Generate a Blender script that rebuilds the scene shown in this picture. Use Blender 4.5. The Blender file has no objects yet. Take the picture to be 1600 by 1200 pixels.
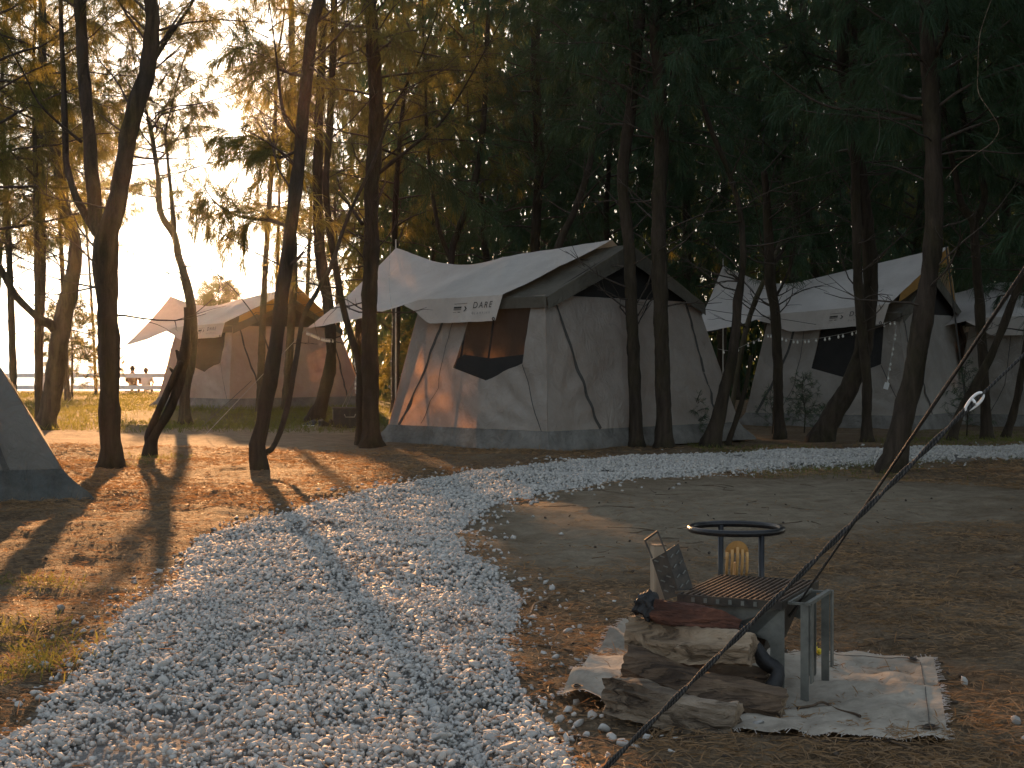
import bpy, bmesh, math, random
import numpy as np
from mathutils import Vector, Matrix, noise
from mathutils.geometry import delaunay_2d_cdt

# ------------------------------------------------------------------ camera, sky, sun, exposure
S = bpy.context.scene
COL = S.collection
F = 2300.0          # focal length in photograph pixels (1600 wide)
HZ = 565.0          # horizon row of the photograph
EYE = 1.2
cam_d = bpy.data.cameras.new('camera'); cam = bpy.data.objects.new('camera', cam_d); COL.objects.link(cam)
cam.location = (0, 0, EYE); cam.rotation_euler = (math.radians(90), 0, 0)
cam_d.sensor_width = 36; cam_d.lens = 36 * F / 1600; cam_d.shift_y = -(600 - HZ) / 1600
cam_d.clip_start = 0.05; cam_d.clip_end = 12000
S.camera = cam

SUN_AZ = math.radians(-11.6); SUN_EL = math.radians(8.6)
W = bpy.data.worlds.new('World'); S.world = W; W.use_nodes = True
wn = W.node_tree; wn.nodes.clear()
sky = wn.nodes.new('ShaderNodeTexSky'); sky.sky_type = 'NISHITA'; sky.sun_disc = False
sky.sun_elevation = SUN_EL; sky.sun_rotation = SUN_AZ
sky.air_density = 1.0; sky.dust_density = 1.6; sky.ozone_density = 1.5
bg = wn.nodes.new('ShaderNodeBackground'); bg.inputs[1].default_value = 0.12
wo = wn.nodes.new('ShaderNodeOutputWorld')
hs = wn.nodes.new('ShaderNodeHueSaturation'); hs.inputs['Saturation'].default_value = 0.62
ga = wn.nodes.new('ShaderNodeGamma'); ga.inputs[1].default_value = 0.62       # the camera's soft highlight roll-off over the whole sky
wn.links.new(sky.outputs[0], ga.inputs[0]); wn.links.new(ga.outputs[0], hs.inputs['Color']); wn.links.new(hs.outputs[0], bg.inputs[0]); wn.links.new(bg.outputs[0], wo.inputs[0])
sun_d = bpy.data.lights.new('sun', 'SUN'); sun_d.energy = 5.0; sun_d.angle = math.radians(0.6); sun_d.color = (1.0, 0.50, 0.20)
sun = bpy.data.objects.new('sun', sun_d); COL.objects.link(sun)
TO_SUN = Vector((math.sin(SUN_AZ) * math.cos(SUN_EL), math.cos(SUN_AZ) * math.cos(SUN_EL), math.sin(SUN_EL)))
sun.rotation_euler = TO_SUN.to_track_quat('Z', 'Y').to_euler()
S.view_settings.view_transform = 'Standard'; S.view_settings.look = 'None'
S.view_settings.gamma = 1.0; S.view_settings.exposure = 2.0
S.render.engine = 'CYCLES'
cy = S.cycles
cy.use_denoising = True
cy.max_bounces = 6; cy.diffuse_bounces = 3; cy.glossy_bounces = 2; cy.transmission_bounces = 4
cy.transparent_max_bounces = 8; cy.volume_bounces = 0; cy.caustics_reflective = False; cy.caustics_refractive = False
cy.sample_clamp_indirect = 6.0

# ------------------------------------------------------------------ helpers
rng = np.random.default_rng(7); random.seed(7)
def R3(): return rng.normal(size=3)
def P(px, py, d): return Vector(((px - 800) / F * d, d, EYE - (py - HZ) / F * d))
def gd(py): return F * EYE / (py - HZ)
def G(px, py): d = gd(py); return Vector(((px - 800) / F * d, d, 0.0))

_wv = [(rng.uniform(.6, 9), rng.uniform(0, 6.28), rng.uniform(0, 6.28)) for _ in range(26)]
_wf = [(rng.uniform(9, 26), rng.uniform(0, 6.28), rng.uniform(0, 6.28)) for _ in range(30)]
def gz(x, y):
    """gentle unevenness of the sandy ground"""
    z = 0
    for k, a, p in _wv:
        z = z + (0.011 / k ** 0.75) * np.sin(k * (x * math.cos(a) + y * math.sin(a)) + p)
    f = 0
    for k, a, p in _wf: f = f + np.sin(k * (x * math.cos(a) + y * math.sin(a)) + p)
    z = z + .0016 * f * np.clip((16 - y) / 4, 0, 1)
    r = np.clip((y - 60) / 25, 0, 1)
    return z * (1 - r) - 1.6 * r * r * (3 - 2 * r)

def link(o, parent=None):
    COL.objects.link(o)
    if parent is not None: o.parent = parent
    return o
def tag(o, label=None, cat=None, group=None, kind=None):
    if label: o['label'] = label
    if cat: o['category'] = cat
    if group: o['group'] = group
    if kind: o['kind'] = kind
    return o
def thing(name, label, cat, loc=(0, 0, 0), rz=0.0, group=None):
    o = bpy.data.objects.new(name, None); o.empty_display_size = .1
    link(o); o.location = loc; o.rotation_euler = (0, 0, rz)
    return tag(o, label, cat, group)
def np_mesh(name, V, T, mat, smooth=False):
    V = np.asarray(V, np.float32); T = np.asarray(T, np.int32)
    m = bpy.data.meshes.new(name)
    m.vertices.add(len(V)); m.vertices.foreach_set('co', V.ravel())
    n = T.shape[1]
    m.loops.add(T.size); m.loops.foreach_set('vertex_index', T.ravel())
    m.polygons.add(len(T)); m.polygons.foreach_set('loop_start', np.arange(0, T.size, n, dtype=np.int32))
    m.polygons.foreach_set('loop_total', np.full(len(T), n, np.int32))
    if smooth: m.polygons.foreach_set('use_smooth', np.ones(len(T), bool))
    m.materials.append(mat); m.update(calc_edges=True); m.validate()
    return m
class MB:
    """collects boxes, tubes and patches and links them as one mesh object"""
    def __init__(s): s.v = []; s.f = []
    def add(s, vs, fs):
        o = len(s.v); s.v += [tuple(v) for v in vs]; s.f += [tuple(i + o for i in f) for f in fs]; return s
    def box(s, c, size, M=None):
        c = Vector(c); x, y, z = [k / 2 for k in size]
        vs = [Vector((a * x, b * y, e * z)) for a in (-1, 1) for b in (-1, 1) for e in (-1, 1)]
        if M is not None: vs = [M @ v for v in vs]
        return s.add([v + c for v in vs], [(0, 1, 3, 2), (4, 6, 7, 5), (0, 4, 5, 1), (2, 3, 7, 6), (0, 2, 6, 4), (1, 5, 7, 3)])
    def tube(s, pts, rad, n=8, closed=False, caps=True, jit=0.0):
        pts = [Vector(p) for p in pts]
        if not hasattr(rad, '__len__'): rad = [rad] * len(pts)
        o = len(s.v); N = len(pts); prev = None
        for i, p in enumerate(pts):
            if closed: t = pts[(i + 1) % N] - pts[i - 1]
            else: t = pts[min(i + 1, N - 1)] - pts[max(i - 1, 0)]
            t.normalize()
            if prev is None: a = t.orthogonal().normalized()
            else: a = (prev - t * prev.dot(t)); a = a.normalized() if a.length > 1e-6 else t.orthogonal().normalized()
            prev = a; b = t.cross(a)
            for k in range(n):
                q = 2 * math.pi * k / n; r = rad[i]
                if jit: r *= 1 + jit * noise.noise(p * 3.1 + Vector((math.cos(q), math.sin(q), 0)) * 1.7) + jit * .6 * noise.noise(p * 9 + Vector((math.cos(q), math.sin(q), 0)) * 4)
                s.v.append(tuple(p + (a * math.cos(q) + b * math.sin(q)) * r))
        for i in range(N if closed else N - 1):
            j = (i + 1) % N
            for k in range(n):
                l = (k + 1) % n
                s.f.append((o + i * n + k, o + i * n + l, o + j * n + l, o + j * n + k))
        if caps and not closed:
            s.f.append(tuple(o + k for k in reversed(range(n)))); s.f.append(tuple(o + (N - 1) * n + k for k in range(n)))
        return s
    def prism(s, poly, h, M):
        """2-D outline extruded by h along local z, placed by matrix M"""
        n = len(poly)
        vs = [M @ Vector((x, y, -h / 2)) for x, y in poly] + [M @ Vector((x, y, h / 2)) for x, y in poly]
        return s.add(vs, [tuple(reversed(range(n))), tuple(range(n, 2 * n))] + [(i, (i + 1) % n, n + (i + 1) % n, n + i) for i in range(n)])
    def mesh(s, name, mat, smooth=False):
        m = bpy.data.meshes.new(name); m.from_pydata(s.v, [], s.f)
        if smooth:
            for p in m.polygons: p.use_smooth = True
        m.materials.append(mat); m.update(); return m
    def build(s, name, mat, parent=None, smooth=False, origin=None):
        if origin is not None: s.v = [tuple(Vector(v) - Vector(origin)) for v in s.v]
        return link(bpy.data.objects.new(name, s.mesh(name, mat, smooth)), parent)
def spline(pts, step=None, n=None):
    """Catmull-Rom through points; each point may carry extra values (radius ...)"""
    A = np.array([list(p) for p in pts], float)
    A = np.vstack([2 * A[0] - A[1], A, 2 * A[-1] - A[-2]])
    out = []
    for i in range(1, len(A) - 2):
        p0, p1, p2, p3 = A[i - 1], A[i], A[i + 1], A[i + 2]
        k = n or max(2, int(np.linalg.norm((p2 - p1)[:3]) / step))
        for t in np.arange(k) / k:
            out.append(.5 * (2 * p1 + (p2 - p0) * t + (2 * p0 - 5 * p1 + 4 * p2 - p3) * t * t + (3 * p1 - p0 - 3 * p2 + p3) * t ** 3))
    out.append(A[-2]); return np.array(out)

# ------------------------------------------------------------------ materials
def nodes(name):
    m = bpy.data.materials.new(name); m.use_nodes = True; t = m.node_tree
    b = t.nodes['Principled BSDF']; return m, t, b
def N(t, kind, **kw):
    n = t.nodes.new(kind)
    for k, v in kw.items(): setattr(n, k, v)
    return n
def ramp(t, stops, src=None):
    r = N(t, 'ShaderNodeValToRGB'); e = r.color_ramp.elements
    while len(e) < len(stops): e.new(.5)
    for el, (p, c) in zip(e, stops): el.position = p; el.color = (*c, 1)
    if src: t.links.new(src, r.inputs[0])
    return r
def noise_tex(t, scale, detail=4, rough=.6, coord='Object', stretch=None, dist=0.0):
    tc = N(t, 'ShaderNodeTexCoord'); n = N(t, 'ShaderNodeTexNoise')
    n.inputs['Scale'].default_value = scale; n.inputs['Detail'].default_value = detail
    n.inputs['Roughness'].default_value = rough; n.inputs['Distortion'].default_value = dist
    if stretch:
        mp = N(t, 'ShaderNodeMapping'); mp.inputs['Scale'].default_value = stretch
        t.links.new(tc.outputs[coord], mp.inputs[0]); t.links.new(mp.outputs[0], n.inputs[0])
    else: t.links.new(tc.outputs[coord], n.inputs[0])
    return n
def bump(t, b, src, strength, dist=.01, chain=None):
    u = N(t, 'ShaderNodeBump'); u.inputs['Strength'].default_value = strength; u.inputs['Distance'].default_value = dist
    t.links.new(src, u.inputs['Height'])
    if chain: t.links.new(chain.outputs[0], u.inputs['Normal'])
    t.links.new(u.outputs[0], b.inputs['Normal']); return u
def simple(name, c1, c2, scale=8, rough=.8, metal=0.0, bmp=.3, stretch=None, dist=.01, detail=5):
    m, t, b = nodes(name)
    n = noise_tex(t, scale, detail, .65, stretch=stretch)
    r = ramp(t, [(.3, c1), (.7, c2)], n.outputs[0]); t.links.new(r.outputs[0], b.inputs['Base Color'])
    b.inputs['Roughness'].default_value = rough; b.inputs['Metallic'].default_value = metal
    if bmp: bump(t, b, n.outputs[0], bmp, dist)
    return m
def canvas(name, c1, c2, trans, tc, fold=.35, sc=1.3):
    m, t, b = nodes(name)
    n = noise_tex(t, sc, 8, .7); r = ramp(t, [(.36, c1), (.64, c2)], n.outputs[0])
    t.links.new(r.outputs[0], b.inputs['Base Color']); b.inputs['Roughness'].default_value = .92
    b.inputs['Specular IOR Level'].default_value = .15
    n2 = noise_tex(t, 5, 6, .62, stretch=(1, 1, .6), dist=1.6); u = bump(t, b, n2.outputs[0], min(1, fold * 2), .07)
    n3 = noise_tex(t, 260, 2, .5); bump(t, b, n3.outputs[0], .18, .003, u)
    tr = N(t, 'ShaderNodeBsdfTranslucent'); tr.inputs[0].default_value = (*tc, 1)
    mx = N(t, 'ShaderNodeMixShader'); mx.inputs[0].default_value = trans
    t.links.new(b.outputs[0], mx.inputs[1]); t.links.new(tr.outputs[0], mx.inputs[2])
    t.links.new(mx.outputs[0], t.nodes['Material Output'].inputs[0]); return m
def leafy(name, c, tc, trans=.5):
    m, t, b = nodes(name)
    gi = N(t, 'ShaderNodeObjectInfo')
    n = noise_tex(t, 1.1, 3, .6)
    r = ramp(t, [(.3, tuple(k * .62 for k in c)), (.7, tuple(k * 1.3 for k in c))], n.outputs[0])
    t.links.new(r.outputs[0], b.inputs['Base Color']); b.inputs['Roughness'].default_value = .7
    b.inputs['Specular IOR Level'].default_value = .25
    tr = N(t, 'ShaderNodeBsdfTranslucent'); tr.inputs[0].default_value = (*tc, 1)
    mx = N(t, 'ShaderNodeMixShader'); mx.inputs[0].default_value = trans
    t.links.new(b.outputs[0], mx.inputs[1]); t.links.new(tr.outputs[0], mx.inputs[2])
    t.links.new(mx.outputs[0], t.nodes['Material Output'].inputs[0]); return m
def bark_mat(name, c1, c2):
    m, t, b = nodes(name)
    n = noise_tex(t, 9, 6, .7, stretch=(1, 1, .22), dist=.6); n2 = noise_tex(t, 2.2, 4, .6)
    r = ramp(t, [(.3, c1), (.72, c2)], n.outputs[0]); r2 = ramp(t, [(.42, (1, 1, 1)), (.75, (.75, .85, .55))], n2.outputs[0])
    mx = N(t, 'ShaderNodeMix', data_type='RGBA', blend_type='MULTIPLY'); mx.inputs[0].default_value = 1
    t.links.new(r.outputs[0], mx.inputs[6]); t.links.new(r2.outputs[0], mx.inputs[7])
    t.links.new(mx.outputs[2], b.inputs['Base Color']); b.inputs['Roughness'].default_value = .95
    b.inputs['Specular IOR Level'].default_value = .2
    bump(t, b, n.outputs[0], .9, .03); return m

M = {}
M['bark'] = bark_mat('bark', (.018, .014, .011), (.07, .053, .04))
M['bark_pale'] = bark_mat('bark_pale', (.035, .028, .02), (.12, .10, .07))
M['twig'] = simple('twig', (.03, .022, .016), (.08, .06, .045), 20, .9)
M['needle'] = leafy('needle', (.05, .08, .03), (.22, .19, .045), .5)
M['needle_dark'] = leafy('needle_dark', (.038, .075, .040), (.07, .10, .03), .3)
M['grass'] = leafy('grass', (.085, .11, .03), (.2, .19, .04), .45)
M['dry'] = leafy('dry_litter', (.28, .182, .10), (.3, .17, .07), .3)
M['canvas'] = canvas('canvas_wall', (.245, .235, .215), (.345, .33, .305), .20, (.78, .45, .22))
M['roof'] = canvas('canvas_roof', (.085, .08, .066), (.135, .126, .105), .10, (.25, .16, .08))
M['ochre'] = canvas('ochre_canvas', (.34, .19, .06), (.46, .27, .09), .2, (.6, .33, .1))
M['tarp'] = canvas('canvas_tarp', (.55, .52, .49), (.67, .64, .605), .26, (.66, .46, .28), .22)
M['pvc'] = canvas('skirt_fabric', (.13, .125, .115), (.23, .222, .205), .06, (.2, .2, .2), .5, 3.0)
M['canvas_shaded'] = canvas('shaded_canvas', (.115, .115, .105), (.165, .16, .148), .05, (.3, .2, .12))  # wall canvas of the left tent, its shade put into a darker colour
M['pvc_shaded'] = canvas('shaded_skirt', (.06, .065, .062), (.10, .105, .10), .02, (.1, .1, .1), .5, 3.0)  # skirt of the same tent, shade likewise put into the colour
M['strap'] = simple('dark_webbing', (.045, .042, .038), (.075, .07, .062), 30, .9)
M['black_mesh'] = simple('vent_mesh', (.008, .008, .008), (.014, .013, .012), 60, .95)
M['flap'] = simple('window_flap', (.045, .042, .038), (.07, .066, .06), 5, .95)
M['ink'] = simple('printed_ink', (.03, .028, .026), (.05, .046, .042), 40, .8, bmp=0)
M['ink_pale'] = simple('printed_ink_pale', (.19, .17, .15), (.24, .21, .185), 40, .8, bmp=0)
M['steel'] = simple('galvanised_steel', (.075, .078, .07), (.19, .19, .17), 11, .62, .35, .25)
M['black_steel'] = simple('black_steel', (.008, .009, .011), (.02, .02, .022), 25, .3, .4, .1)
M['soot'] = simple('sooty_steel', (.03, .028, .026), (.09, .075, .06), 18, .6, .6, .3)
M['rust'] = simple('rusty_bar', (.06, .04, .03), (.17, .115, .08), 30, .65, .5, .3)
def stone_mat():
    m, t, b = nodes('white_stone'); a = N(t, 'ShaderNodeAttribute', attribute_name='tone'); oi = N(t, 'ShaderNodeObjectInfo')
    ad = N(t, 'ShaderNodeMath', operation='MULTIPLY_ADD'); ad.inputs[1].default_value = .8; t.links.new(oi.outputs['Random'], ad.inputs[0]); t.links.new(a.outputs['Fac'], ad.inputs[2])
    fr = N(t, 'ShaderNodeMath', operation='FRACT'); t.links.new(ad.outputs[0], fr.inputs[0])
    r = ramp(t, [(0, (.34, .335, .325)), (.25, (.43, .425, .41)), (.6, (.49, .485, .465)), (.85, (.53, .50, .46)), (1, (.57, .565, .55))], fr.outputs[0])
    n = noise_tex(t, 60, 5, .7); r2 = ramp(t, [(.3, (.72, .70, .67)), (.65, (1, 1, 1))], n.outputs[0])
    mx = N(t, 'ShaderNodeMix', data_type='RGBA', blend_type='MULTIPLY'); mx.inputs[0].default_value = 1
    t.links.new(r.outputs[0], mx.inputs[6]); t.links.new(r2.outputs[0], mx.inputs[7]); t.links.new(mx.outputs[2], b.inputs['Base Color'])
    b.inputs['Roughness'].default_value = .85; bump(t, b, n.outputs[0], .5, .004); return m
M['stone'] = stone_mat()
M['white_paint'] = simple('white_paint', (.68, .68, .68), (.8, .8, .8), 6, .6)
M['pole'] = simple('tent_pole', (.35, .34, .32), (.5, .49, .46), 10, .4, .6, .1)
M['rope'] = None
def mesh_screen():
    m, t, b = nodes('window_screen')
    b.inputs['Base Color'].default_value = (.012, .012, .012, 1); b.inputs['Roughness'].default_value = .9
    tr = N(t, 'ShaderNodeBsdfTransparent'); mx = N(t, 'ShaderNodeMixShader'); mx.inputs[0].default_value = .36
    t.links.new(b.outputs[0], mx.inputs[1]); t.links.new(tr.outputs[0], mx.inputs[2])
    t.links.new(mx.outputs[0], t.nodes['Material Output'].inputs[0]); return m
M['screen'] = mesh_screen()
def rope_mat():
    m, t, b = nodes('braided_rope'); tc = N(t, 'ShaderNodeTexCoord'); w = N(t, 'ShaderNodeTexWave')
    w.inputs['Scale'].default_value = 55; w.inputs['Distortion'].default_value = 4; t.links.new(tc.outputs['Object'], w.inputs[0])
    r = ramp(t, [(.45, (.012, .012, .013)), (.85, (.055, .052, .047))], w.outputs[1]); t.links.new(r.outputs[0], b.inputs['Base Color'])
    b.inputs['Roughness'].default_value = .8; bump(t, b, w.outputs[1], .6, .003); return m
M['rope'] = rope_mat()
def ground_mat():
    m, t, b = nodes('needle_strewn_sand')
    a = N(t, 'ShaderNodeAttribute', attribute_name='sand')
    n1 = noise_tex(t, 1.6, 8, .7); n2 = noise_tex(t, 22, 6, .75, dist=.8); n3 = noise_tex(t, 5, 6, .7)
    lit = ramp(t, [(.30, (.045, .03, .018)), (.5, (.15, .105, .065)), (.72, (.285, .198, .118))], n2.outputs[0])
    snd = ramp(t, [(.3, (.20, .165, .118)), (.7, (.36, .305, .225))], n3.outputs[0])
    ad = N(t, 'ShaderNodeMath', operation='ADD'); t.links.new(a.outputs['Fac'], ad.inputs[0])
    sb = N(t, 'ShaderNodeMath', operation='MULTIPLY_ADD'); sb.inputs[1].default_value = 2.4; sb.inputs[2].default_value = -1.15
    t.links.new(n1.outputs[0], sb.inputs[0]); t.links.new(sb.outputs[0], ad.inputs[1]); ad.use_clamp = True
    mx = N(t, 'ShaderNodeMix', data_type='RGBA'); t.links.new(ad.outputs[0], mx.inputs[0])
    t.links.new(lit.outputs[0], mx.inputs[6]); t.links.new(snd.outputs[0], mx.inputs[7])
    g = N(t, 'ShaderNodeAttribute', attribute_name='green'); mg = N(t, 'ShaderNodeMix', data_type='RGBA')
    t.links.new(g.outputs['Fac'], mg.inputs[0]); t.links.new(mx.outputs[2], mg.inputs[6]); mg.inputs[7].default_value = (.085, .095, .035, 1)
    ck = N(t, 'ShaderNodeAttribute', attribute_name='chalk'); mc = N(t, 'ShaderNodeMix', data_type='RGBA')
    t.links.new(ck.outputs['Fac'], mc.inputs[0]); t.links.new(mg.outputs[2], mc.inputs[6]); mc.inputs[7].default_value = (.38, .375, .365, 1)
    t.links.new(mc.outputs[2], b.inputs['Base Color']); b.inputs['Roughness'].default_value = .95
    b.inputs['Specular IOR Level'].default_value = .1
    u = bump(t, b, n2.outputs[0], 1.0, .05); bump(t, b, n3.outputs[0], .8, .09, u); return m
M['ground'] = ground_mat()
def water_mat():
    m, t, b = nodes('sea'); b.inputs['Base Color'].default_value = (.12, .14, .15, 1); b.inputs['Roughness'].default_value = .18
    n = noise_tex(t, .8, 5, .6, stretch=(.4, 1, 1)); bump(t, b, n.outputs[0], .5, .15); return m
M['sea'] = water_mat()
def split_wood(name, c1, c2, c3):
    m, t, b = nodes(name)
    n = noise_tex(t, 6, 7, .7, stretch=(.35, 3, 3), dist=.8); n2 = noise_tex(t, 9, 5, .6)
    r = ramp(t, [(.28, c1), (.5, c2), (.75, c3)], n.outputs[0]); n4 = noise_tex(t, 7, 3, .5, stretch=(.25, 4, 4), dist=1.0); ck = ramp(t, [(.36, (.42, .39, .36)), (.46, (1, 1, 1))], n4.outputs[0])
    n5 = noise_tex(t, 4, 5, .7); st = ramp(t, [(.35, (.55, .5, .45)), (.6, (1, 1, 1))], n5.outputs[0])
    mx = N(t, 'ShaderNodeMix', data_type='RGBA', blend_type='MULTIPLY'); mx.inputs[0].default_value = 1; my = N(t, 'ShaderNodeMix', data_type='RGBA', blend_type='MULTIPLY'); my.inputs[0].default_value = 1
    t.links.new(r.outputs[0], mx.inputs[6]); t.links.new(ck.outputs[0], mx.inputs[7]); t.links.new(mx.outputs[2], my.inputs[6]); t.links.new(st.outputs[0], my.inputs[7]); t.links.new(my.outputs[2], b.inputs['Base Color'])
    b.inputs['Roughness'].default_value = .9; u = bump(t, b, n.outputs[0], 1.0, .03); u = bump(t, b, n2.outputs[0], .5, .02, u); bump(t, b, ck.outputs[0], .8, .012, u); return m
M['log_grey'] = split_wood('grey_split_wood', (.07, .05, .036), (.19, .15, .11), (.32, .265, .205))
M['log_brown'] = split_wood('brown_split_wood', (.05, .032, .02), (.135, .09, .057), (.23, .165, .11))
M['log_pale'] = split_wood('pale_split_wood', (.13, .095, .062), (.29, .215, .145), (.40, .32, .23))
M['log_char'] = split_wood('charred_red_wood', (.018, .012, .010), (.11, .042, .026), (.24, .10, .06))
M['char'] = simple('charcoal', (.005, .005, .006), (.02, .02, .022), 20, .7, 0, .8)
M['post_wood'] = simple('sawn_post_wood', (.22, .17, .12), (.32, .26, .19), 6, .85, 0, .3, (4, 4, .6))
M['gold_wood'] = simple('golden_wood', (.36, .19, .06), (.52, .30, .11), 7, .6, 0, .2, (5, 5, .8))
M['cloth'] = canvas('stained_cloth', (.21, .187, .152), (.44, .395, .33), .1, (.5, .4, .3), .22, 3.4)
M['stain'] = simple('rust_stain', (.04, .022, .012), (.12, .06, .03), 20, .9)
M['skin'] = simple('skin', (.30, .19, .13), (.36, .23, .16), 10, .6)
M['shirt'] = simple('white_shirt', (.6, .6, .6), (.7, .7, .7), 8, .9)
M['brown_shirt'] = simple('brown_shirt', (.10, .06, .04), (.14, .085, .055), 8, .9)
M['hair'] = simple('dark_hair', (.01, .008, .006), (.03, .022, .016), 30, .7)
M['bulb'] = simple('bulb_glass', (.7, .68, .62), (.8, .78, .72), 10, .2, 0, 0)
M['plastic_dark'] = simple('dark_plastic', (.012, .013, .012), (.03, .03, .028), 10, .5)
M['yellow'] = simple('yellow_petal', (.55, .42, .02), (.7, .55, .05), 20, .7)

# ------------------------------------------------------------------ ground, sea, gravel path
def axis(lo, hi, fine_lo, fine_hi, step, grow):
    a = list(np.arange(fine_lo, fine_hi, step)); s = step; x = a[-1]
    while x < hi: s *= grow; x += s; a.append(x)
    s = step; x = a[0]; pre = []
    while x > lo: s *= grow; x -= s; pre.append(x)
    return np.array(pre[::-1] + a)
PATH_PX = [(-60, 1230), (20, 1160), (75, 1100), (130, 1050), (165, 1000), (215, 950), (275, 905), (290, 870), (305, 838), (430, 802), (520, 782),
           (620, 761), (700, 748), (800, 734), (900, 725), (1000, 716), (1100, 711), (1200, 707), (1300, 703), (1600, 699), (1900, 696),
           (1900, 712), (1600, 717), (1400, 723), (1300, 727), (1200, 733), (1100, 741), (1000, 751), (900, 765), (800, 779), (765, 792), (735, 812),
           (712, 838), (722, 868), (770, 895), (812, 930), (812, 965), (795, 1010), (800, 1060), (835, 1110), (870, 1160), (905, 1230), (930, 1300), (-150, 1300)]
PATH = np.array([tuple(G(*p))[:2] for p in PATH_PX])
def inside(x, y, poly):
    r = np.zeros(np.shape(x), bool); n = len(poly)
    for i in range(n):
        x0, y0 = poly[i]; x1, y1 = poly[i - 1]
        if y0 == y1: continue
        c = ((y0 > y) != (y1 > y)) & (x < (x1 - x0) * (y - y0) / (y1 - y0) + x0); r ^= c
    return r
def edge_dist(x, y, poly):
    d = np.full(np.shape(x), 1e9)
    for i in range(len(poly)):
        a = np.array(poly[i - 1]); b = np.array(poly[i]); ab = b - a
        t = np.clip(((x - a[0]) * ab[0] + (y - a[1]) * ab[1]) / (ab @ ab), 0, 1)
        d = np.minimum(d, np.hypot(x - a[0] - t * ab[0], y - a[1] - t * ab[1]))
    return d
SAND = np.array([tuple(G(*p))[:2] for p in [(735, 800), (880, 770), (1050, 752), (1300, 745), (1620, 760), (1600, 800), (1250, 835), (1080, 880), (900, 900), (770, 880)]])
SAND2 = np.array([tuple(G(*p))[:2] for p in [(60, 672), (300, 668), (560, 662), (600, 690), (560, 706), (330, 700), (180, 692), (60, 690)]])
xs = axis(-2500, 2500, -4.6, 4.6, .08, 1.10); ys = axis(-600, 6000, 3.6, 13, .08, 1.07)
X, Y = np.meshgrid(xs, ys)
Z = gz(X, Y) + .012 * np.sin(7.1 * X + 2 * np.sin(3 * Y)) * np.sin(8.3 * Y + X) * (Y < 40)
e = edge_dist(X, Y, PATH); ins = inside(X, Y, PATH)
Z = Z - np.where(ins, np.clip(e / .15, 0, 1) * .012, 0)
nx, ny = len(xs), len(ys)
idx = np.arange(nx * ny).reshape(ny, nx)
quads = np.stack([idx[:-1, :-1], idx[:-1, 1:], idx[1:, 1:], idx[1:, :-1]], -1).reshape(-1, 4)
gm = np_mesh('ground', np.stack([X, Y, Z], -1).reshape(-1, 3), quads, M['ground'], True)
def sm(poly, w): d = edge_dist(X, Y, poly); return np.clip(np.where(inside(X, Y, poly), .5 + d / w, .5 - d / w), 0, 1)
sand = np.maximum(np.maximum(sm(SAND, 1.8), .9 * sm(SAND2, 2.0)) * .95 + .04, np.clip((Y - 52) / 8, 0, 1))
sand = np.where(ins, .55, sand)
grn = np.clip(np.minimum((Y - 25.5) / 3, (56 - Y) / 4), 0, 1) * np.clip((2 - X) / 3, 0, 1) * .8
chalk = np.where(ins, np.clip(e / .10, 0, 1), 0) * .92
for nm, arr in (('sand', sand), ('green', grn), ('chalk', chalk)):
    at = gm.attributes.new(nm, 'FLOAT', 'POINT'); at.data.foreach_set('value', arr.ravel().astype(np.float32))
ground = link(bpy.data.objects.new('ground', gm)); tag(ground, kind='structure')
sx = np.array([-5000, 5000.]); sy = np.array([74, 120, 300, 1000, 9000.])
SX, SY = np.meshgrid(sx, sy); ii = np.arange(10).reshape(5, 2)
sea = link(bpy.data.objects.new('sea', np_mesh('sea', np.stack([SX, SY, np.full(SX.shape, -1.0)], -1).reshape(-1, 3),
        np.stack([ii[:-1, 0], ii[:-1, 1], ii[1:, 1], ii[1:, 0]], -1), M['sea']))); tag(sea, kind='structure')

# stones
def ico(sub=1):
    bm = bmesh.new(); bmesh.ops.create_icosphere(bm, subdivisions=sub, radius=1)
    v = np.array([tuple(a.co) for a in bm.verts]); f = np.array([[a.index for a in q.verts] for q in bm.faces]); bm.free(); return v, f
def stone_shape(r, sub=1):
    v, f = ico(sub); v = v.copy()
    v += r.normal(size=v.shape) * (.16 if sub == 1 else .05)
    for _ in range(7):                      # chipped flats
        n = r.normal(size=3); n /= np.linalg.norm(n); h = r.uniform(.35, .75)
        dd = v @ n; v -= np.outer(np.clip(dd - h, 0, None), n)
    return v * r.uniform(.75, 1.25, 3) * np.array([1.25, .95, .66]), f
SHAPES = [stone_shape(rng) for _ in range(14)]
def rotm(n):
    a = rng.uniform(0, math.pi, n); tl = rng.normal(size=(n, 2)) * .33
    q = np.stack([np.cos(a), tl[:, 0], tl[:, 1], np.sin(a)], -1); q /= np.linalg.norm(q, axis=1)[:, None]; w, x, y, z = q.T
    return np.stack([1 - 2 * (y * y + z * z), 2 * (x * y - z * w), 2 * (x * z + y * w), 2 * (x * y + z * w), 1 - 2 * (x * x + z * z), 2 * (y * z - x * w),
                     2 * (x * z - y * w), 2 * (y * z + x * w), 1 - 2 * (x * x + y * y)], -1).reshape(n, 3, 3)
pts = []
x0, y0 = PATH.min(0); x1, y1 = PATH.max(0)
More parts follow.
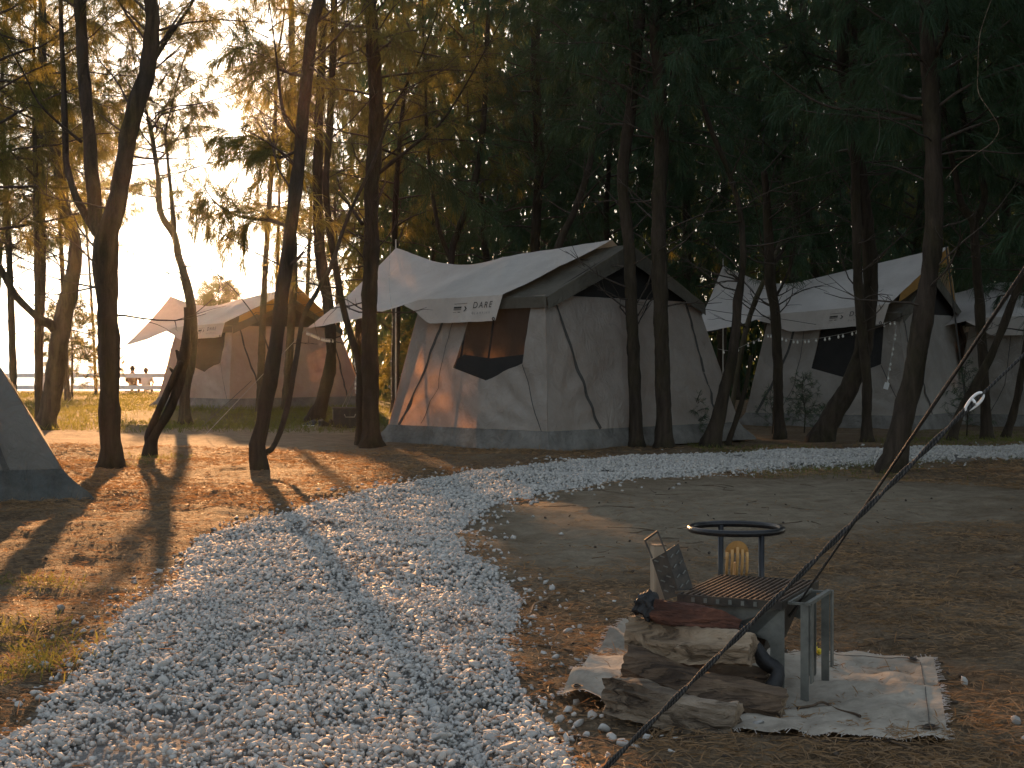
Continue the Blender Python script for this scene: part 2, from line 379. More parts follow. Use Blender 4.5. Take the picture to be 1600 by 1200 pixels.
for lo, hi, dens, s0, s1 in ((3.4, 7.5, 3800, .0065, .0175), (7.5, 12, 2300, .009, .0205), (12, 23, 1250, .013, .026)):
    n = int((x1 - x0) * (hi - lo) * dens); cx = rng.uniform(x0, x1, n); cyy = rng.uniform(lo, hi, n)
    k = np.abs(cx / cyy) < .42; cx, cyy = cx[k], cyy[k]
    ed = edge_dist(cx, cyy, PATH); inn = inside(cx, cyy, PATH)
    bare = np.sin(2.3 * cx + 1.1 * cyy) + np.sin(3.7 * cx - 1.9 * cyy + 2) + np.sin(1.3 * cyy + 5.1 * cx + 1)
    keep = np.where(inn, rng.uniform(size=len(cx)) < np.where(bare > 2.0, .25, 1), rng.uniform(size=len(cx)) < .22 * np.exp(-ed / (.06 + .005 * cyy)))
    cx, cyy, ed, inn = cx[keep], cyy[keep], ed[keep], inn[keep]
    s = (s0 + (s1 - s0) * rng.uniform(0, 1, len(cx)) ** 1.2) * np.where(rng.uniform(size=len(cx)) < .08, 1.4, 1)
    z = gz(cx, cyy) + np.where(inn, rng.uniform(0, .026, len(cx)) * np.clip(ed / .12, 0, 1), 0) + s * .25
    pts.append(np.stack([cx, cyy, z, s], -1))
pts = np.vstack(pts)
vis = (np.abs(pts[:, 0] / pts[:, 1]) < 800 / F) & (HZ + F * EYE / pts[:, 1] < 1195)
size_px = np.where(vis, pts[:, 3] / pts[:, 1], 0) * (pts[:, 2] > .018)
big = np.argsort(-size_px)[:300]; rest = np.setdiff1d(np.arange(len(pts)), big)
path = thing('gravel_path', None, None); tag(path, kind='structure')
def chip_shape(r):
    v = np.array([(1, 0, 0), (-1, 0, 0), (0, 1, 0), (0, -1, 0), (0, 0, 1), (0, 0, -1.0)]) * r.uniform(.7, 1.2, (6, 1)) + r.normal(size=(6, 3)) * .15
    return v * np.array([1.25, 1.0, .75]), np.array([(0, 2, 4), (2, 1, 4), (1, 3, 4), (3, 0, 4), (2, 0, 5), (1, 2, 5), (3, 1, 5), (0, 3, 5)])
Vs, Fs, off = [], [], 0
n_ico = len(SHAPES); SHAPES = SHAPES + [chip_shape(rng) for _ in range(10)]
which = np.where(pts[rest, 1] < 7.4, rng.integers(0, n_ico, len(rest)), rng.integers(n_ico, len(SHAPES), len(rest)))
for k, (v, f) in enumerate(SHAPES):
    p = pts[rest[which == k]]; n = len(p)
    R = rotm(n) * p[:, 3][:, None, None]
    vv = np.einsum('nij,kj->nki', R, v) + p[:, None, :3]
    Vs.append(vv.reshape(-1, 3)); Fs.append((f[None] + (off + np.arange(n) * len(v))[:, None, None]).reshape(-1, 3)); off += n * len(v)
gmesh = np_mesh('gravel', np.vstack(Vs), np.vstack(Fs), M['stone'])
tone = np.concatenate([np.repeat(rng.uniform(0, 1, int((which == k).sum())), len(SHAPES[k][0])) for k in range(len(SHAPES))])
gmesh.attributes.new('tone', 'FLOAT', 'POINT').data.foreach_set('value', tone.astype(np.float32))
gr = link(bpy.data.objects.new('gravel', gmesh), path); tag(gr, kind='stuff')
SM = []
for k in range(10):
    v, f = stone_shape(rng, 2); SM.append(np_mesh('stone', v, f, M['stone']))
def put_stone(x, y, z, s, parent=None, name='stone'):
    o = link(bpy.data.objects.new(name, SM[rng.integers(0, 10)]), parent)
    o.location = (x, y, z); o.scale = (s, s, s); o.rotation_euler = (rng.uniform(-.6, .6), rng.uniform(-.6, .6), rng.uniform(0, 6.28)); return o
for i in big: put_stone(pts[i, 0], pts[i, 1], pts[i, 2], pts[i, 3], path)
STRAY = [(887, 1120, .045), (905, 1135, .04), (925, 1128, .05), (942, 1142, .055), (915, 1155, .035), (955, 1160, .04), (1012, 1158, .035), (1055, 1167, .033),
         (95, 955, .05), (905, 985, .04), (885, 998, .05), (910, 1005, .035), (125, 1050, .05), (48, 1058, .045), (95, 1020, .03), (60, 1018, .035), (140, 933, .022), (868, 1045, .04), (850, 1038, .035), (940, 1010, .028),
         (875, 1130, .05), (60, 1100, .05), (28, 1110, .05), (1600, 1172, .03), (1050, 1190, .03)]
for px, py, s in STRAY:
    g = G(px, py); put_stone(g.x, g.y, float(gz(g.x, g.y)) + s * .2, s * .42, path)
for px, py, s, zz, lb in ((1185, 1150, .042, .012, 'white stone lying on the front edge of the canvas cloth beside the firewood'),
                          (1507, 1079, .045, 0, 'white stone on bare ground to the right of the canvas cloth'),
                          (1586, 1150, .045, 0, 'white stone at the lower right, nearest to the edge of the picture'),
                          (1270, 921, .022, 0, 'small white pebble on the ground just right of the grill stand')):
    g = G(px, py); tag(put_stone(g.x, g.y, float(gz(g.x, g.y)) + s * .2 + zz, s * .45, None, 'loose_stone'), lb, 'stone', 'loose white stones off the path')

# ------------------------------------------------------------------ tents
class Wall:
    """cloth panel between four corners, with creases; s runs along the bottom, t upwards"""
    def __init__(s, a, b, c, d, seed, amp=.018, out=None):
        s.q = [Vector(k) for k in (a, b, c, d)]; s.seed = seed; s.amp = amp
        s.n = (s.q[1] - s.q[0]).cross(s.q[3] - s.q[0]).normalized()
        if out is not None and s.n.dot(Vector(out)) < 0: s.n = -s.n
        s.len = (s.q[1] - s.q[0]).length; s.hgt = (s.q[3] - s.q[0]).length
    def at(s, u, v, off=0.0):
        a, b, c, d = s.q; p = (a * (1 - u) + b * u) * (1 - v) + (d * (1 - u) + c * u) * v
        e = max(0, min(1, min(u, 1 - u) * 8)) * max(0, min(1, min(v, 1 - v) * 8))
        k = Vector((u * s.len, v * s.hgt, s.seed * 7.3))
        f = noise.noise(Vector((k.x * 1.1 + k.y * .8, k.y * .9 - k.x * .5, k.z))) * 1.6
        f += noise.noise(Vector((k.x * 4.2 + k.y * 3.4, k.y * 1.2 - k.x * 1.0, k.z + 5))) * .75
        f += noise.noise(Vector((k.x * 9 + k.y * 8, k.y * 2.5 - k.x * 2.2, k.z + 9))) * .3
        # belly of the cloth and folds fanning from the bottom corners
        for cu in (0, 1):
            dx = abs(u - cu) * s.len; dy = v * s.hgt; r = math.hypot(dx, dy)
            f += .55 * math.sin(math.atan2(dy, dx + 1e-4) * 15 + s.seed) * math.exp(-((r - .8) / .55) ** 2)
        return p + s.n * (s.amp * f * (.25 + .75 * e) + off + .035 * math.sin(math.pi * v) * math.sin(math.pi * u))
    def build(s, name, mat, parent, holes=(), nu=34, nv=26):
        pts = [Vector((i / nu, j / nv)) for j in range(nv + 1) for i in range(nu + 1)]
        def in_poly(p, poly):
            r = False
            for i in range(len(poly)):
                x0, y0 = poly[i]; x1, y1 = poly[i - 1]
                if (y0 > p[1]) != (y1 > p[1]) and p[0] < (x1 - x0) * (p[1] - y0) / (y1 - y0) + x0: r = not r
            return r
        def near(p, poly):
            for i in range(len(poly)):
                a = Vector(poly[i - 1]); b = Vector(poly[i]); ab = b - a; t = max(0, min(1, (p - a).dot(ab) / ab.length_squared))
                if (p - a - ab * t).length < .4 / nu: return True
            return False
        pts = [p for p in pts if not any(in_poly(p, h) or near(p, h) for h in holes)]
        edges = []
        for h in holes:
            o = len(pts); hh = []
            for i in range(len(h)):
                a, b = Vector(h[i]), Vector(h[(i + 1) % len(h)])
                for t in range(6): hh.append(a.lerp(b, t / 6))
            pts += hh; edges += [(o + i, o + (i + 1) % len(hh)) for i in range(len(hh))]
        if holes:
            vo, _, fo, *_ = delaunay_2d_cdt(pts, edges, [], 0, 1e-5)
            fo = [f for f in fo if not any(in_poly(sum((vo[i] for i in f), Vector((0, 0))) / len(f), h) for h in holes)]
        else:
            vo = pts; w = nu + 1; fo = [(j * w + i, j * w + i + 1, (j + 1) * w + i + 1, (j + 1) * w + i) for j in range(nv) for i in range(nu)]
        mb = MB(); mb.add([s.at(p.x, p.y) for p in vo], [tuple(f) for f in fo]); return mb.build(name, mat, parent, True)
    def strip(s, name, path, width, mat, parent, off=.008, seg=10):
        """webbing or zip sewn along a line on the panel"""
        vs = []; fs = []; P2 = []
        for (a, b) in zip(path[:-1], path[1:]):
            for k in range(seg): P2.append((a[0] + (b[0] - a[0]) * k / seg, a[1] + (b[1] - a[1]) * k / seg))
        P2.append(path[-1]); o = 0
        for i, (u, v) in enumerate(P2):
            j = min(i + 1, len(P2) - 1); k = max(i - 1, 0)
            t = Vector(((P2[j][0] - P2[k][0]) * s.len, (P2[j][1] - P2[k][1]) * s.hgt)).normalized(); nn = Vector((-t.y, t.x)) * width / 2
            for q in (-1, 1): vs.append(s.at(u + q * nn.x / s.len, v + q * nn.y / s.hgt, off))
            if i: fs.append((2 * i - 2, 2 * i, 2 * i + 1, 2 * i - 1))
        return MB().add(vs, fs).build(name, mat, parent, True)
def surf(name, fn, nu, nv, mat, parent):
    vs = [fn(i / nu, j / nv) for j in range(nv + 1) for i in range(nu + 1)]; w = nu + 1
    fs = [(j * w + i, j * w + i + 1, (j + 1) * w + i + 1, (j + 1) * w + i) for j in range(nv) for i in range(nu)]
    return MB().add(vs, fs).build(name, mat, parent, True)
def lerp_curve(C, a):
    """C: list of (a, Vector); smooth interpolation"""
    for (a0, p0), (a1, p1) in zip(C[:-1], C[1:]):
        if a <= a1 or a1 == C[-1][0]:
            t = max(0, min(1, (a - a0) / (a1 - a0))); return p0.lerp(p1, t)

def make_tent(label, C, rz, seed, W_=4.5, L_=3.3, He=2.09, Hr=2.88, sF=.42, sB=.62, sG=.45, sE=.36, window=True, door=True, sk=.24, detail=True, closed=False, rsl=.15, wm='canvas', km='pvc'):
    t = thing('cabin_tent', label, 'tent', (C.x, C.y, float(gz(C.x, C.y))), rz)
    bl, ex = 0.0, He
    def corner(x, y, z):
        k = z / He
        return Vector((sF * k if x == 0 else W_ - sB * k, sG * k if y == 0 else L_ - sE * k, z))
    def panel(c0, c1, out, sd):
        return Wall(corner(*c0, sk), corner(*c1, sk), corner(*c1, He), corner(*c0, He), seed + sd, .036, out)
    front = panel((0, 1), (0, 0), (-1, 0, 0), 1); gable = panel((0, 0), (1, 0), (0, -1, 0), 2)
    back = panel((1, 0), (1, 1), (1, 0, 0), 3); far = panel((1, 1), (0, 1), (0, 1, 0), 4)
    win = [(.43, .90), (.385, .45), (.61, .36), (.85, .49), (.895, .93), (.5, .93)]
    front.build('wall', M[wm], t, [win] if window else [], 44, 32)
    gable.build('wall', M[wm], t, [], 40, 30)
    bwin = [(.28, .42), (.72, .42), (.72, .80), (.28, .80)]
    back.build('wall', M[wm], t, [bwin] if window else [])
    dr = [(.72, .03), (.97, .03), (.95, .90), (.74, .90)]
    far.build('wall', M[wm], t, [dr] if door else [])
    # skirts flaring out on the ground
    cs = [(0, 1), (0, 0), (1, 0), (1, 1)]; panels = (front, gable, back, far)
    for i, (a, b, w) in enumerate((((0, 1), (0, 0), front), ((0, 0), (1, 0), gable), ((1, 0), (1, 1), back), ((1, 1), (0, 1), far))):
        p0, p1 = corner(*a, sk), corner(*b, sk); q0, q1 = corner(*a, 0), corner(*b, 0)
        def fn(u, v, p0=p0, p1=p1, q0=q0, q1=q1, w=w, i=i):
            p = (q0.lerp(q1, u)).lerp(p0.lerp(p1, u), v)
            e = min(u, 1 - u)
            fl = (1 - v) ** 1.5 * (.05 + .09 * math.exp(-e * 16))
            nb = (panels[i - 1].n * max(0, 1 - u * 14) + panels[(i + 1) % 4].n * max(0, 1 - (1 - u) * 14)) * (fl + .006)
            p = p + Vector((nb.x, nb.y, 0))
            wv = noise.noise(Vector((u * 7, v * 2, seed + i))) * .03 + noise.noise(Vector((u * 22, v * 3, seed + i))) * .012
            p = p + Vector((w.n.x, w.n.y, 0)) * (fl + wv * (1 - v) * min(1, e * 20) + .006)
            if v < .01: p.z = -.03
            return p
        surf('skirt', fn, 60, 8, M[km], t)
    # seams and zips
    gable.strip('strap', [(.055, 1), (.10, .75), (.155, .45), (.215, .12), (.245, 0)], .055, M['strap'], t)
    gable.strip('strap', [(.915, 1), (.90, .72), (.885, .4), (.87, 0)], .055, M['strap'], t)
    front.strip('strap', [(.245, 1), (.20, .6), (.13, .25), (.07, 0)], .055, M['strap'], t)
    front.strip('strap', [(.85, .48), (.91, .22), (.965, 0)], .014, M['strap'], t)
    front.strip('seam', [(.305, .95), (.29, .3), (.22, .02)], .012, M['strap'], t)
    if window:
        # insect screen, and the dark flap rolled half down behind it
        def sc(mb, poly, off): mb.add([front.at(u, v, off) for u, v in poly], [tuple(range(len(poly)))])
        mb = MB(); sc(mb, win, -.012); mb.build('window_screen', M['screen'], t)
        mb = MB(); sc(mb, win if closed else [(.385, .45), (.61, .36), (.85, .49), (.855, .56), (.62, .53), (.43, .56), (.39, .53)], -.03); mb.build('window_flap', M['flap'], t)
        mb = MB(); mb.add([back.at(u, v, -.01) for u, v in bwin], [(0, 1, 2, 3)]); mb.build('window_screen', M['screen'], t); mb = MB(); mb.add([back.at(u, v, -.03) for u, v in bwin], [(0, 1, 2, 3)]); mb.build('window_screen', M['screen'], t)  # second screen layer added to dim the sun through the back window
        for a in (.28, .43, .57, .72): back.strip('mullion', [(a, .40), (a, .82)], .045, M['strap'], t, .0)
        for b in (.54, .68): back.strip('mullion', [(.28, b), (.72, b)], .045, M['strap'], t, .004)
    # roof: two slopes with a hanging edge, rake bands at both ends
    xr = (sF + W_ - sB) / 2; ov = .07
    ya, yb = sG - .10, L_ - sE + .10
    for side in (0, 1):
        xe = (sF - ov) if side == 0 else (W_ - sB + ov); ze = He - (Hr - He) * ov / (xr - sF)
        def fr(u, v, xe=xe, ze=ze, side=side):
            p = Vector((xr + (xe - xr) * v, ya + (yb - ya) * u, Hr + (ze - Hr) * v))
            p.z -= rsl * u * (1 - v)
            p.z -= .04 * math.sin(math.pi * v) * (.6 + .4 * math.sin(6.28 * u * 2)) - .01 * noise.noise(Vector((u * 9, v * 4, seed + side)))
            return p
        r = surf('roof', fr, 20, 14, M['roof'], t)
        def fv(u, v, xe=xe, ze=ze, side=side):
            p = Vector((xe, ya + (yb - ya) * u, ze + .004 - .15 * v)); p.x += (-1 if side == 0 else 1) * (.01 + .012 * noise.noise(Vector((u * 12, v, seed)))); return p
        surf('valance', fv, 30, 3, M['roof'], t)
    for y, sg in ((ya, -1), (yb, 1)):
        for side in (0, 1):
            xe = (sF - ov) if side == 0 else (W_ - sB + ov); ze = He - (Hr - He) * ov / (xr - sF)
            def fb(u, v, xe=xe, ze=ze, y=y, sg=sg, hp=(Hr if sg < 0 else Hr - rsl)):
                p = Vector((xr + (xe - xr) * u, y + sg * (.008 + .012 * noise.noise(Vector((u * 8, v, seed))) + .02 * v), hp + (ze - hp) * u - .27 * v * (1 - .35 * u)))
                return p
            surf('rake_band', fb, 16, 3, M['roof'], t)
        yy = (sG + .02) if sg < 0 else (L_ - sE - .02)
        MB().add([(sF, yy, He - .02), (W_ - sB, yy, He - .02), (xr, yy, Hr - .03 - (rsl if sg > 0 else 0))], [(0, 1, 2)]).build('gable_vent', M['black_mesh'], t)
    # frame poles inside
    inn = lambda x, y, z: corner(x, y, z) + Vector(((.06 if x == 0 else -.06), (.06 if y == 0 else -.06), 0))
    for c in cs: MB().tube([inn(*c, 0), inn(*c, He - .04)], .014, 6).build('pole', M['strap'], t)
    MB().tube([(xr, ya + .05, Hr - .05), (xr, yb - .05, Hr - .05 - rsl)], .014, 6).build('ridge_pole', M['strap'], t)
    for y in (sG + .06, L_ / 2, L_ - sE - .06):
        MB().tube([(sF + .08, y, He - .06), (xr, y, Hr - .06 - rsl * y / L_), (W_ - sB - .08, y, He - .06)], .013, 6).build('rafter', M['strap'], t)
    if detail:
        for y in (L_ * .45, L_ * .62):
            MB().tube([(.15, y, .05), (sF + .1, y, He - .05)], .016, 6).build('pole', M['strap'], t)
    MB().box(((W_) / 2, L_ / 2, .012), (W_ - .2, L_ - .2, .02)).build('floor', M[km], t)
    return t, dict(xr=xr, ya=ya, yb=yb, He=He, Hr=Hr, sF=sF, sB=sB, W=W_, L=L_, front=front, ov=ov, rsl=rsl)

def text_mesh(s, size, spacing=1.0):
    cu = bpy.data.curves.new('lettering', 'FONT'); cu.body = s; cu.size = size; cu.space_character = spacing
    o = bpy.data.objects.new('lettering', cu); COL.objects.link(o)
    dg = bpy.context.evaluated_depsgraph_get(); me = bpy.data.meshes.new_from_object(o.evaluated_get(dg))
    v = [tuple(q.co) for q in me.vertices]; f = [tuple(p.vertices) for p in me.polygons]
    bpy.data.objects.remove(o); bpy.data.curves.remove(cu); bpy.data.meshes.remove(me); return v, f

def make_tarp(label, tent, I, peak, low, seed, start=.35, start_low=.75, over=0.0, logo=True, val=.36, back_low=None, pole_h=None):
    """sun tarp laid over the ridge: runs from near the gable past the far end to a raised awning pole"""
    t = thing('canvas_tarp', label, 'tarp', tent.location, tent.rotation_euler.z)
    xr, Hr, He, L, sF = I['xr'], I['Hr'], I['He'], I['L'], I['sF']
    y0 = I['ya'] + start; y0l = I['ya'] + start_low; ye = I['yb'] - .1
    hr = Hr + .085
    ridge0 = Vector((xr, y0, hr + over)); ridge1 = Vector((xr, ye, hr - I['rsl'])); pk = Vector((xr, peak[0], peak[1]))
    span = pk.y - y0; am = (ye - y0) / span
    def halves(side):
        xe = sF - .16 if side == 0 else I['W'] - I['sB'] + .16
        lo0 = Vector((xe, y0l, He + .02 + over * .3)); lo1 = Vector((xe - (.05 if side == 0 else -.05), ye - .15, He - .01))
        lw = low if side == 0 else (back_low or (I['W'] - low[0], low[1], low[2])); lo2 = Vector(lw)
        def ridge(a):
            if a < am: return ridge0.lerp(ridge1, a / am)
            k = (a - am) / (1 - am); p = ridge1.lerp(pk, k); p.z -= .28 * math.sin(math.pi * min(1, k * .9)) * (1 - k * .5); return p
        def lowr(a):
            if a < am: return lo0.lerp(lo1, a / am)
            k = (a - am) / (1 - am); p = lo1.lerp(lo2, k); p.z -= .05 * math.sin(math.pi * k); return p
        def fn(a, b):
            p = ridge(a).lerp(lowr(a), b)
            k = max(0, (a - am) / (1 - am))
            p.z -= (.045 + .10 * k * (1 - k) * 2) * math.sin(math.pi * b) * (0.4 + k)
            # tension folds running from the awning's valley to the ridge over the tent
            d = (a - am * .55) * span * .8 + (b - .5) * 1.3
            p.z += (.045 * max(0, math.sin(d * 6 + seed)) ** 2 + .03 * max(0, math.sin(d * 13 + seed * 2)) ** 3) * math.exp(-((a - am * .72) / .24) ** 2) * math.sin(math.pi * min(1, b * 1.05))
            p.z += .012 * noise.noise(Vector((a * 7 + b * 4, b * 3 - a * 4, seed + side))) + .006 * noise.noise(Vector((a * 22 + b * 14, b * 7 - a * 9, seed + side)))
            return p
        def vfn(a, b):
            aa = a * min(1, am * 1.12); p = fn(aa, 1.0)
            h = val * (1 if a < .72 else max(0, 1 - ((a - .72) / .28) ** 1.3 * .96))
            p = p + Vector(((-1 if side == 0 else 1) * (.035 * b + .012 * math.sin(a * 17 + seed) * b), (.10 * b * (1 - a)), -h * b)); return p
        return fn, vfn
    for side in (0, 1):
        fn, vfn = halves(side)
        if side == 0: front_v = vfn
        surf('canopy', fn, 60, 30, M['tarp'], t)
        surf('valance', vfn, 50, 6, M['tarp'], t)
        if over:
            def fo(b, h, fn=fn): return fn(0, b * .8) + Vector((0, .015 + .03 * h, -.015 - .36 * h * (1 - .55 * b)))
            surf('gable_flap', fo, 24, 4, M['ochre'], t)
    if logo:
        def stamp(name, v, f, a0, b0, mat):
            ext = (front_v(.5, 0) - front_v(.4, 0)).length / .1
            vs = [front_v(a0 - x / ext, b0 - y / val) + Vector((-.008, 0, 0)) for x, y, _ in v]
            o = MB().add(vs, f).build(name, mat, t)
            if len(f) > 60: tag(o, kind='stuff')
        v, f = text_mesh('DARE', .125, 1.35); stamp('lettering', [(a * 1.0, b, c) for a, b, c in v], f, .28, .46, M['ink'])
        v, f = text_mesh('GLAMPING', .045, 2.0); stamp('lettering', v, f, .28, .70, M['ink_pale'])
        def bar(x0, x1, y0_, y1_): return [(x0, y0_, 0), (x1, y0_, 0), (x1, y1_, 0), (x0, y1_, 0)], [(0, 1, 2, 3)]
        for (q, mt) in ((bar(-.38, -.12, .07, .08), 'ink_pale'), (bar(-.38, -.22, .01, .035), 'ink'), (bar(-.38, -.22, -.015, .004), 'ink_pale'), (bar(-.28, -.23, -.05, -.04), 'ink'), (bar(-.38, -.31, -.05, -.042), 'ink_pale')):
            stamp('emblem_bar', *q, .28, .46, M[mt])
        stamp('emblem_arrow', [(-.17, .035, 0), (-.145, .035, 0), (-.11, .0, 0), (-.145, -.035, 0), (-.17, -.035, 0), (-.135, 0, 0)], [(0, 1, 2, 5), (5, 2, 3, 4)], .28, .46, M['ink'])
        p = front_v(.02, .93) + Vector((-.012, .0, 0))
        MB().tube([p + Vector((0, .022 * math.cos(q), .022 * math.sin(q))) for q in np.linspace(0, 6.28, 9)[:-1]], .007, 5, closed=True).build('eyelet', M['black_steel'], t)
    MB().tube([(xr, pk.y, 0), (xr, pk.y, pk.z + .10)], [.016, .012], 8).build('awning_pole', M['pole'], t)
    lo = halves(0)[0](1, 1)
    MB().tube([lo, lo + Vector((-1.0, 1.3, -lo.z + .02))], .004, 5).build('guy_line', M['pole'], t)
    return t, front_v, fn

UA = lambda ux, uy: math.atan2(uy, ux) - math.pi / 2          # rotation that sends local +y to (ux, uy)
cC = G(857, 706); t1, I1 = make_tent('large beige cabin tent in the middle with a lit orange left wall and open window', cC, UA(-.72, .69), 1)
p1, fv1, _ = make_tarp('pale tarp over the middle tent, its flap printed with dark lettering', t1, I1, (5.45, 3.14), (0.0, 5.13, 1.70), 1)
c2 = G(358, 640); t2, I2 = make_tent('small far beige cabin tent standing on grass near the white fence', c2, UA(-.72, .69), 2, closed=True, door=False)
p2, fv2, _ = make_tarp('pale tarp over the far left tent with a pointed awning', t2, I2, (5.9, 3.1), (0, 4.85, 1.6), 2, start=-.35, start_low=.2, over=.18)
c3 = G(1428, 672); t3, I3 = make_tent('beige cabin tent at the right, draped with string lights behind leaning trunks', c3, UA(-.82, .57), 3, door=False, closed=True)
p3, fv3, fn3 = make_tarp('pale tarp over the right tent with an ochre canvas peak at its gable', t3, I3, (4.78, 3.22), (0, 4.34, 1.75), 3, start=-.25, start_low=.2, over=.39)
c4 = G(1775, 668); t4, I4 = make_tent('beige tent cut off by the right edge of the picture', c4, UA(-.9, .43), 4, window=False, door=False)
p4, fv4, _ = make_tarp('pale tarp over the tent at the right edge of the picture', t4, I4, (5.2, 2.8), (-.1, 4.6, 1.75), 4, logo=False)
t5, I5 = make_tent('grey-brown tent corner at the left edge, shade coloured into its canvas, nearest of the tents', Vector((-7.30, 11.5, 0)), UA(-.40, .92), 5, W_=3.78, L_=3.2, sF=.6, sB=1.16, sG=.5, sE=.5, window=False, door=False, wm='canvas_shaded', km='pvc_shaded')

# ------------------------------------------------------------------ trees
def strands(base, dirs, ln, wd, droop):
    """bent needle strands: 5 vertices, 3 triangles each"""
    n = len(base); side = np.cross(dirs, rng.normal(size=(n, 3))); side /= np.linalg.norm(side, axis=1)[:, None] + 1e-9
    dn = np.array([0, 0, -1.0]); w = (wd * .5)[:, None] * side
    mid = base + dirs * (ln * .5)[:, None] + dn * (droop * ln * .12)[:, None]
    tip = base + dirs * (ln * .9)[:, None] + dn * (droop * ln * .5)[:, None]
    V = np.stack([base - w * .7, base + w * .7, mid - w, mid + w, tip], 1).reshape(-1, 3)
    T = (np.array([[0, 1, 3], [0, 3, 2], [2, 3, 4]])[None] + (np.arange(n) * 5)[:, None, None]).reshape(-1, 3)
    return V, T
def needles_on(P0, D0, per, ln, wd, spread=.8, droop=1.0):
    """tufts of needles along sampled twig points"""
    b = np.repeat(P0, per, 0) + rng.normal(size=(len(P0) * per, 3)) * .015; d = np.repeat(D0, per, 0) + rng.normal(size=(len(P0) * per, 3)) * spread * .6
    d[:, 2] -= .25 * droop; d /= np.linalg.norm(d, axis=1)[:, None]; n = len(b)
    return strands(b, d, ln * rng.uniform(.6, 1.25, n), wd * rng.uniform(.7, 1.3, n), droop * rng.uniform(.5, 1.3, n))
def tube_np(pts, rad, n=4):
    pts = np.asarray(pts); k = len(pts); t = np.gradient(pts, axis=0); t /= np.linalg.norm(t, axis=1)[:, None] + 1e-9
    up = np.array([.3, .2, .93]); a = np.cross(t, up); a /= np.linalg.norm(a, axis=1)[:, None] + 1e-9; b = np.cross(t, a)
    q = np.arange(n) * 2 * np.pi / n
    V = (pts[:, None] + (a[:, None] * np.cos(q)[None, :, None] + b[:, None] * np.sin(q)[None, :, None]) * np.asarray(rad)[:, None, None]).reshape(-1, 3)
    i = np.arange(k - 1)[:, None] * n; j = np.arange(n)[None]; j2 = (j + 1) % n
    A, B, C, D = i + j, i + j2, i + n + j2, i + n + j
    T = np.concatenate([np.stack([A, B, C], -1).reshape(-1, 3), np.stack([A, C, D], -1).reshape(-1, 3)]); return V, T
class Acc:
    def __init__(s): s.V = []; s.T = []; s.o = 0
    def add(s, VT): V, T = VT; s.V.append(V); s.T.append(T + s.o); s.o += len(V)
    def mesh(s, name, mat): return np_mesh(name, np.vstack(s.V), np.vstack(s.T), mat)
def curve_from(p, d, length, k, bend, up):
    out = [np.array(p, float)]; d = np.array(d, float); d /= np.linalg.norm(d)
    for _ in range(k):
        d = d + rng.normal(size=3) * bend + np.array([0, 0, up]); d /= np.linalg.norm(d); out.append(out[-1] + d * length / k)
    return np.array(out)
def dress(Wd, Nd, pts, r0, twig_step, twig_len, per, ln, wd, dens=1.0, start=.15, droop=1.0):
    """side twigs and needle tufts along a limb"""
    seg = np.diff(pts, axis=0); L = np.linalg.norm(seg, axis=1); cum = np.concatenate([[0], np.cumsum(L)])
    s = cum[-1] * start
    while s < cum[-1]:
        i = min(np.searchsorted(cum, s) - 1, len(L) - 1); i = max(i, 0); p = pts[i] + seg[i] * (s - cum[i]) / L[i]; t = seg[i] / L[i]
        k = 1 - .55 * s / cum[-1]
        d = np.cross(t, rng.normal(size=3)); d /= np.linalg.norm(d); d = d * .8 + t * .75 + np.array([0, 0, -.05])
        tl = twig_len * k * rng.uniform(.6, 1.3); tw = curve_from(p, d, tl, 4, .18, -.10 * droop)
        Wd.add(tube_np(tw, np.linspace(.005, .002, 5), 3))
        m = max(3, int(tl / .055 * dens)); q = rng.uniform(.12, 1, m) * 4; ii = np.clip(q.astype(int), 0, 3); fr = (q - ii)[:, None]
        Nd.add(needles_on(tw[ii] * (1 - fr) + tw[ii + 1] * fr, (tw[ii + 1] - tw[ii]) / (tl / 4), per, ln, wd, .8, droop))
        s += twig_step * rng.uniform(.6, 1.4)
def crown_proto(name, height, radius, nb, mat, per=6, ln=.2, wd=.007, dens=1.0, low=.0, twig=.12):
    """needle crown round a vertical axis starting at z = 0"""
    Wd, Nd = Acc(), Acc()
    for i in range(nb):
        h = (i + rng.uniform(0, 1)) / nb; z = low + h * height; az = i * 2.4 + rng.uniform(-.5, .5)
        prof = (.55 + .45 * math.sin(math.pi * min(1, h * 1.25 + .1))) * (1 - h ** 3 * .75); ln_b = radius * prof * rng.uniform(.75, 1.25)
        up = rng.uniform(.1, .8); d = (math.cos(az), math.sin(az), up)
        pts = curve_from((0, 0, z), d, ln_b, 8, .10, -.02)
        Wd.add(tube_np(pts, np.linspace(.022, .005, 9) * (1.1 - .5 * h), 4))
        dress(Wd, Nd, pts, .02, twig, .55, per, ln, wd, dens, .2)
    return Wd.mesh(name + '_branches', M['twig']), Nd.mesh(name + '_needles', mat)
PROTO = {'dense': [crown_proto('dense', 8.5, 2.6, 46, M['needle_dark'], 10, .27, .0075, .9) for _ in range(3)],
         'mid': [crown_proto('mid', 7.5, 2.1, 38, M['needle'], 8, .24, .006, .85) for _ in range(2)],
         'sparse': [crown_proto('sparse', 6.5, 2.0, 28, M['needle'], 8, .24, .006, .85, twig=.14) for _ in range(2)],
         'full': [crown_proto('full', 8.0, 2.7, 44, M['needle'], 10, .27, .0075, .9) for _ in range(2)]}

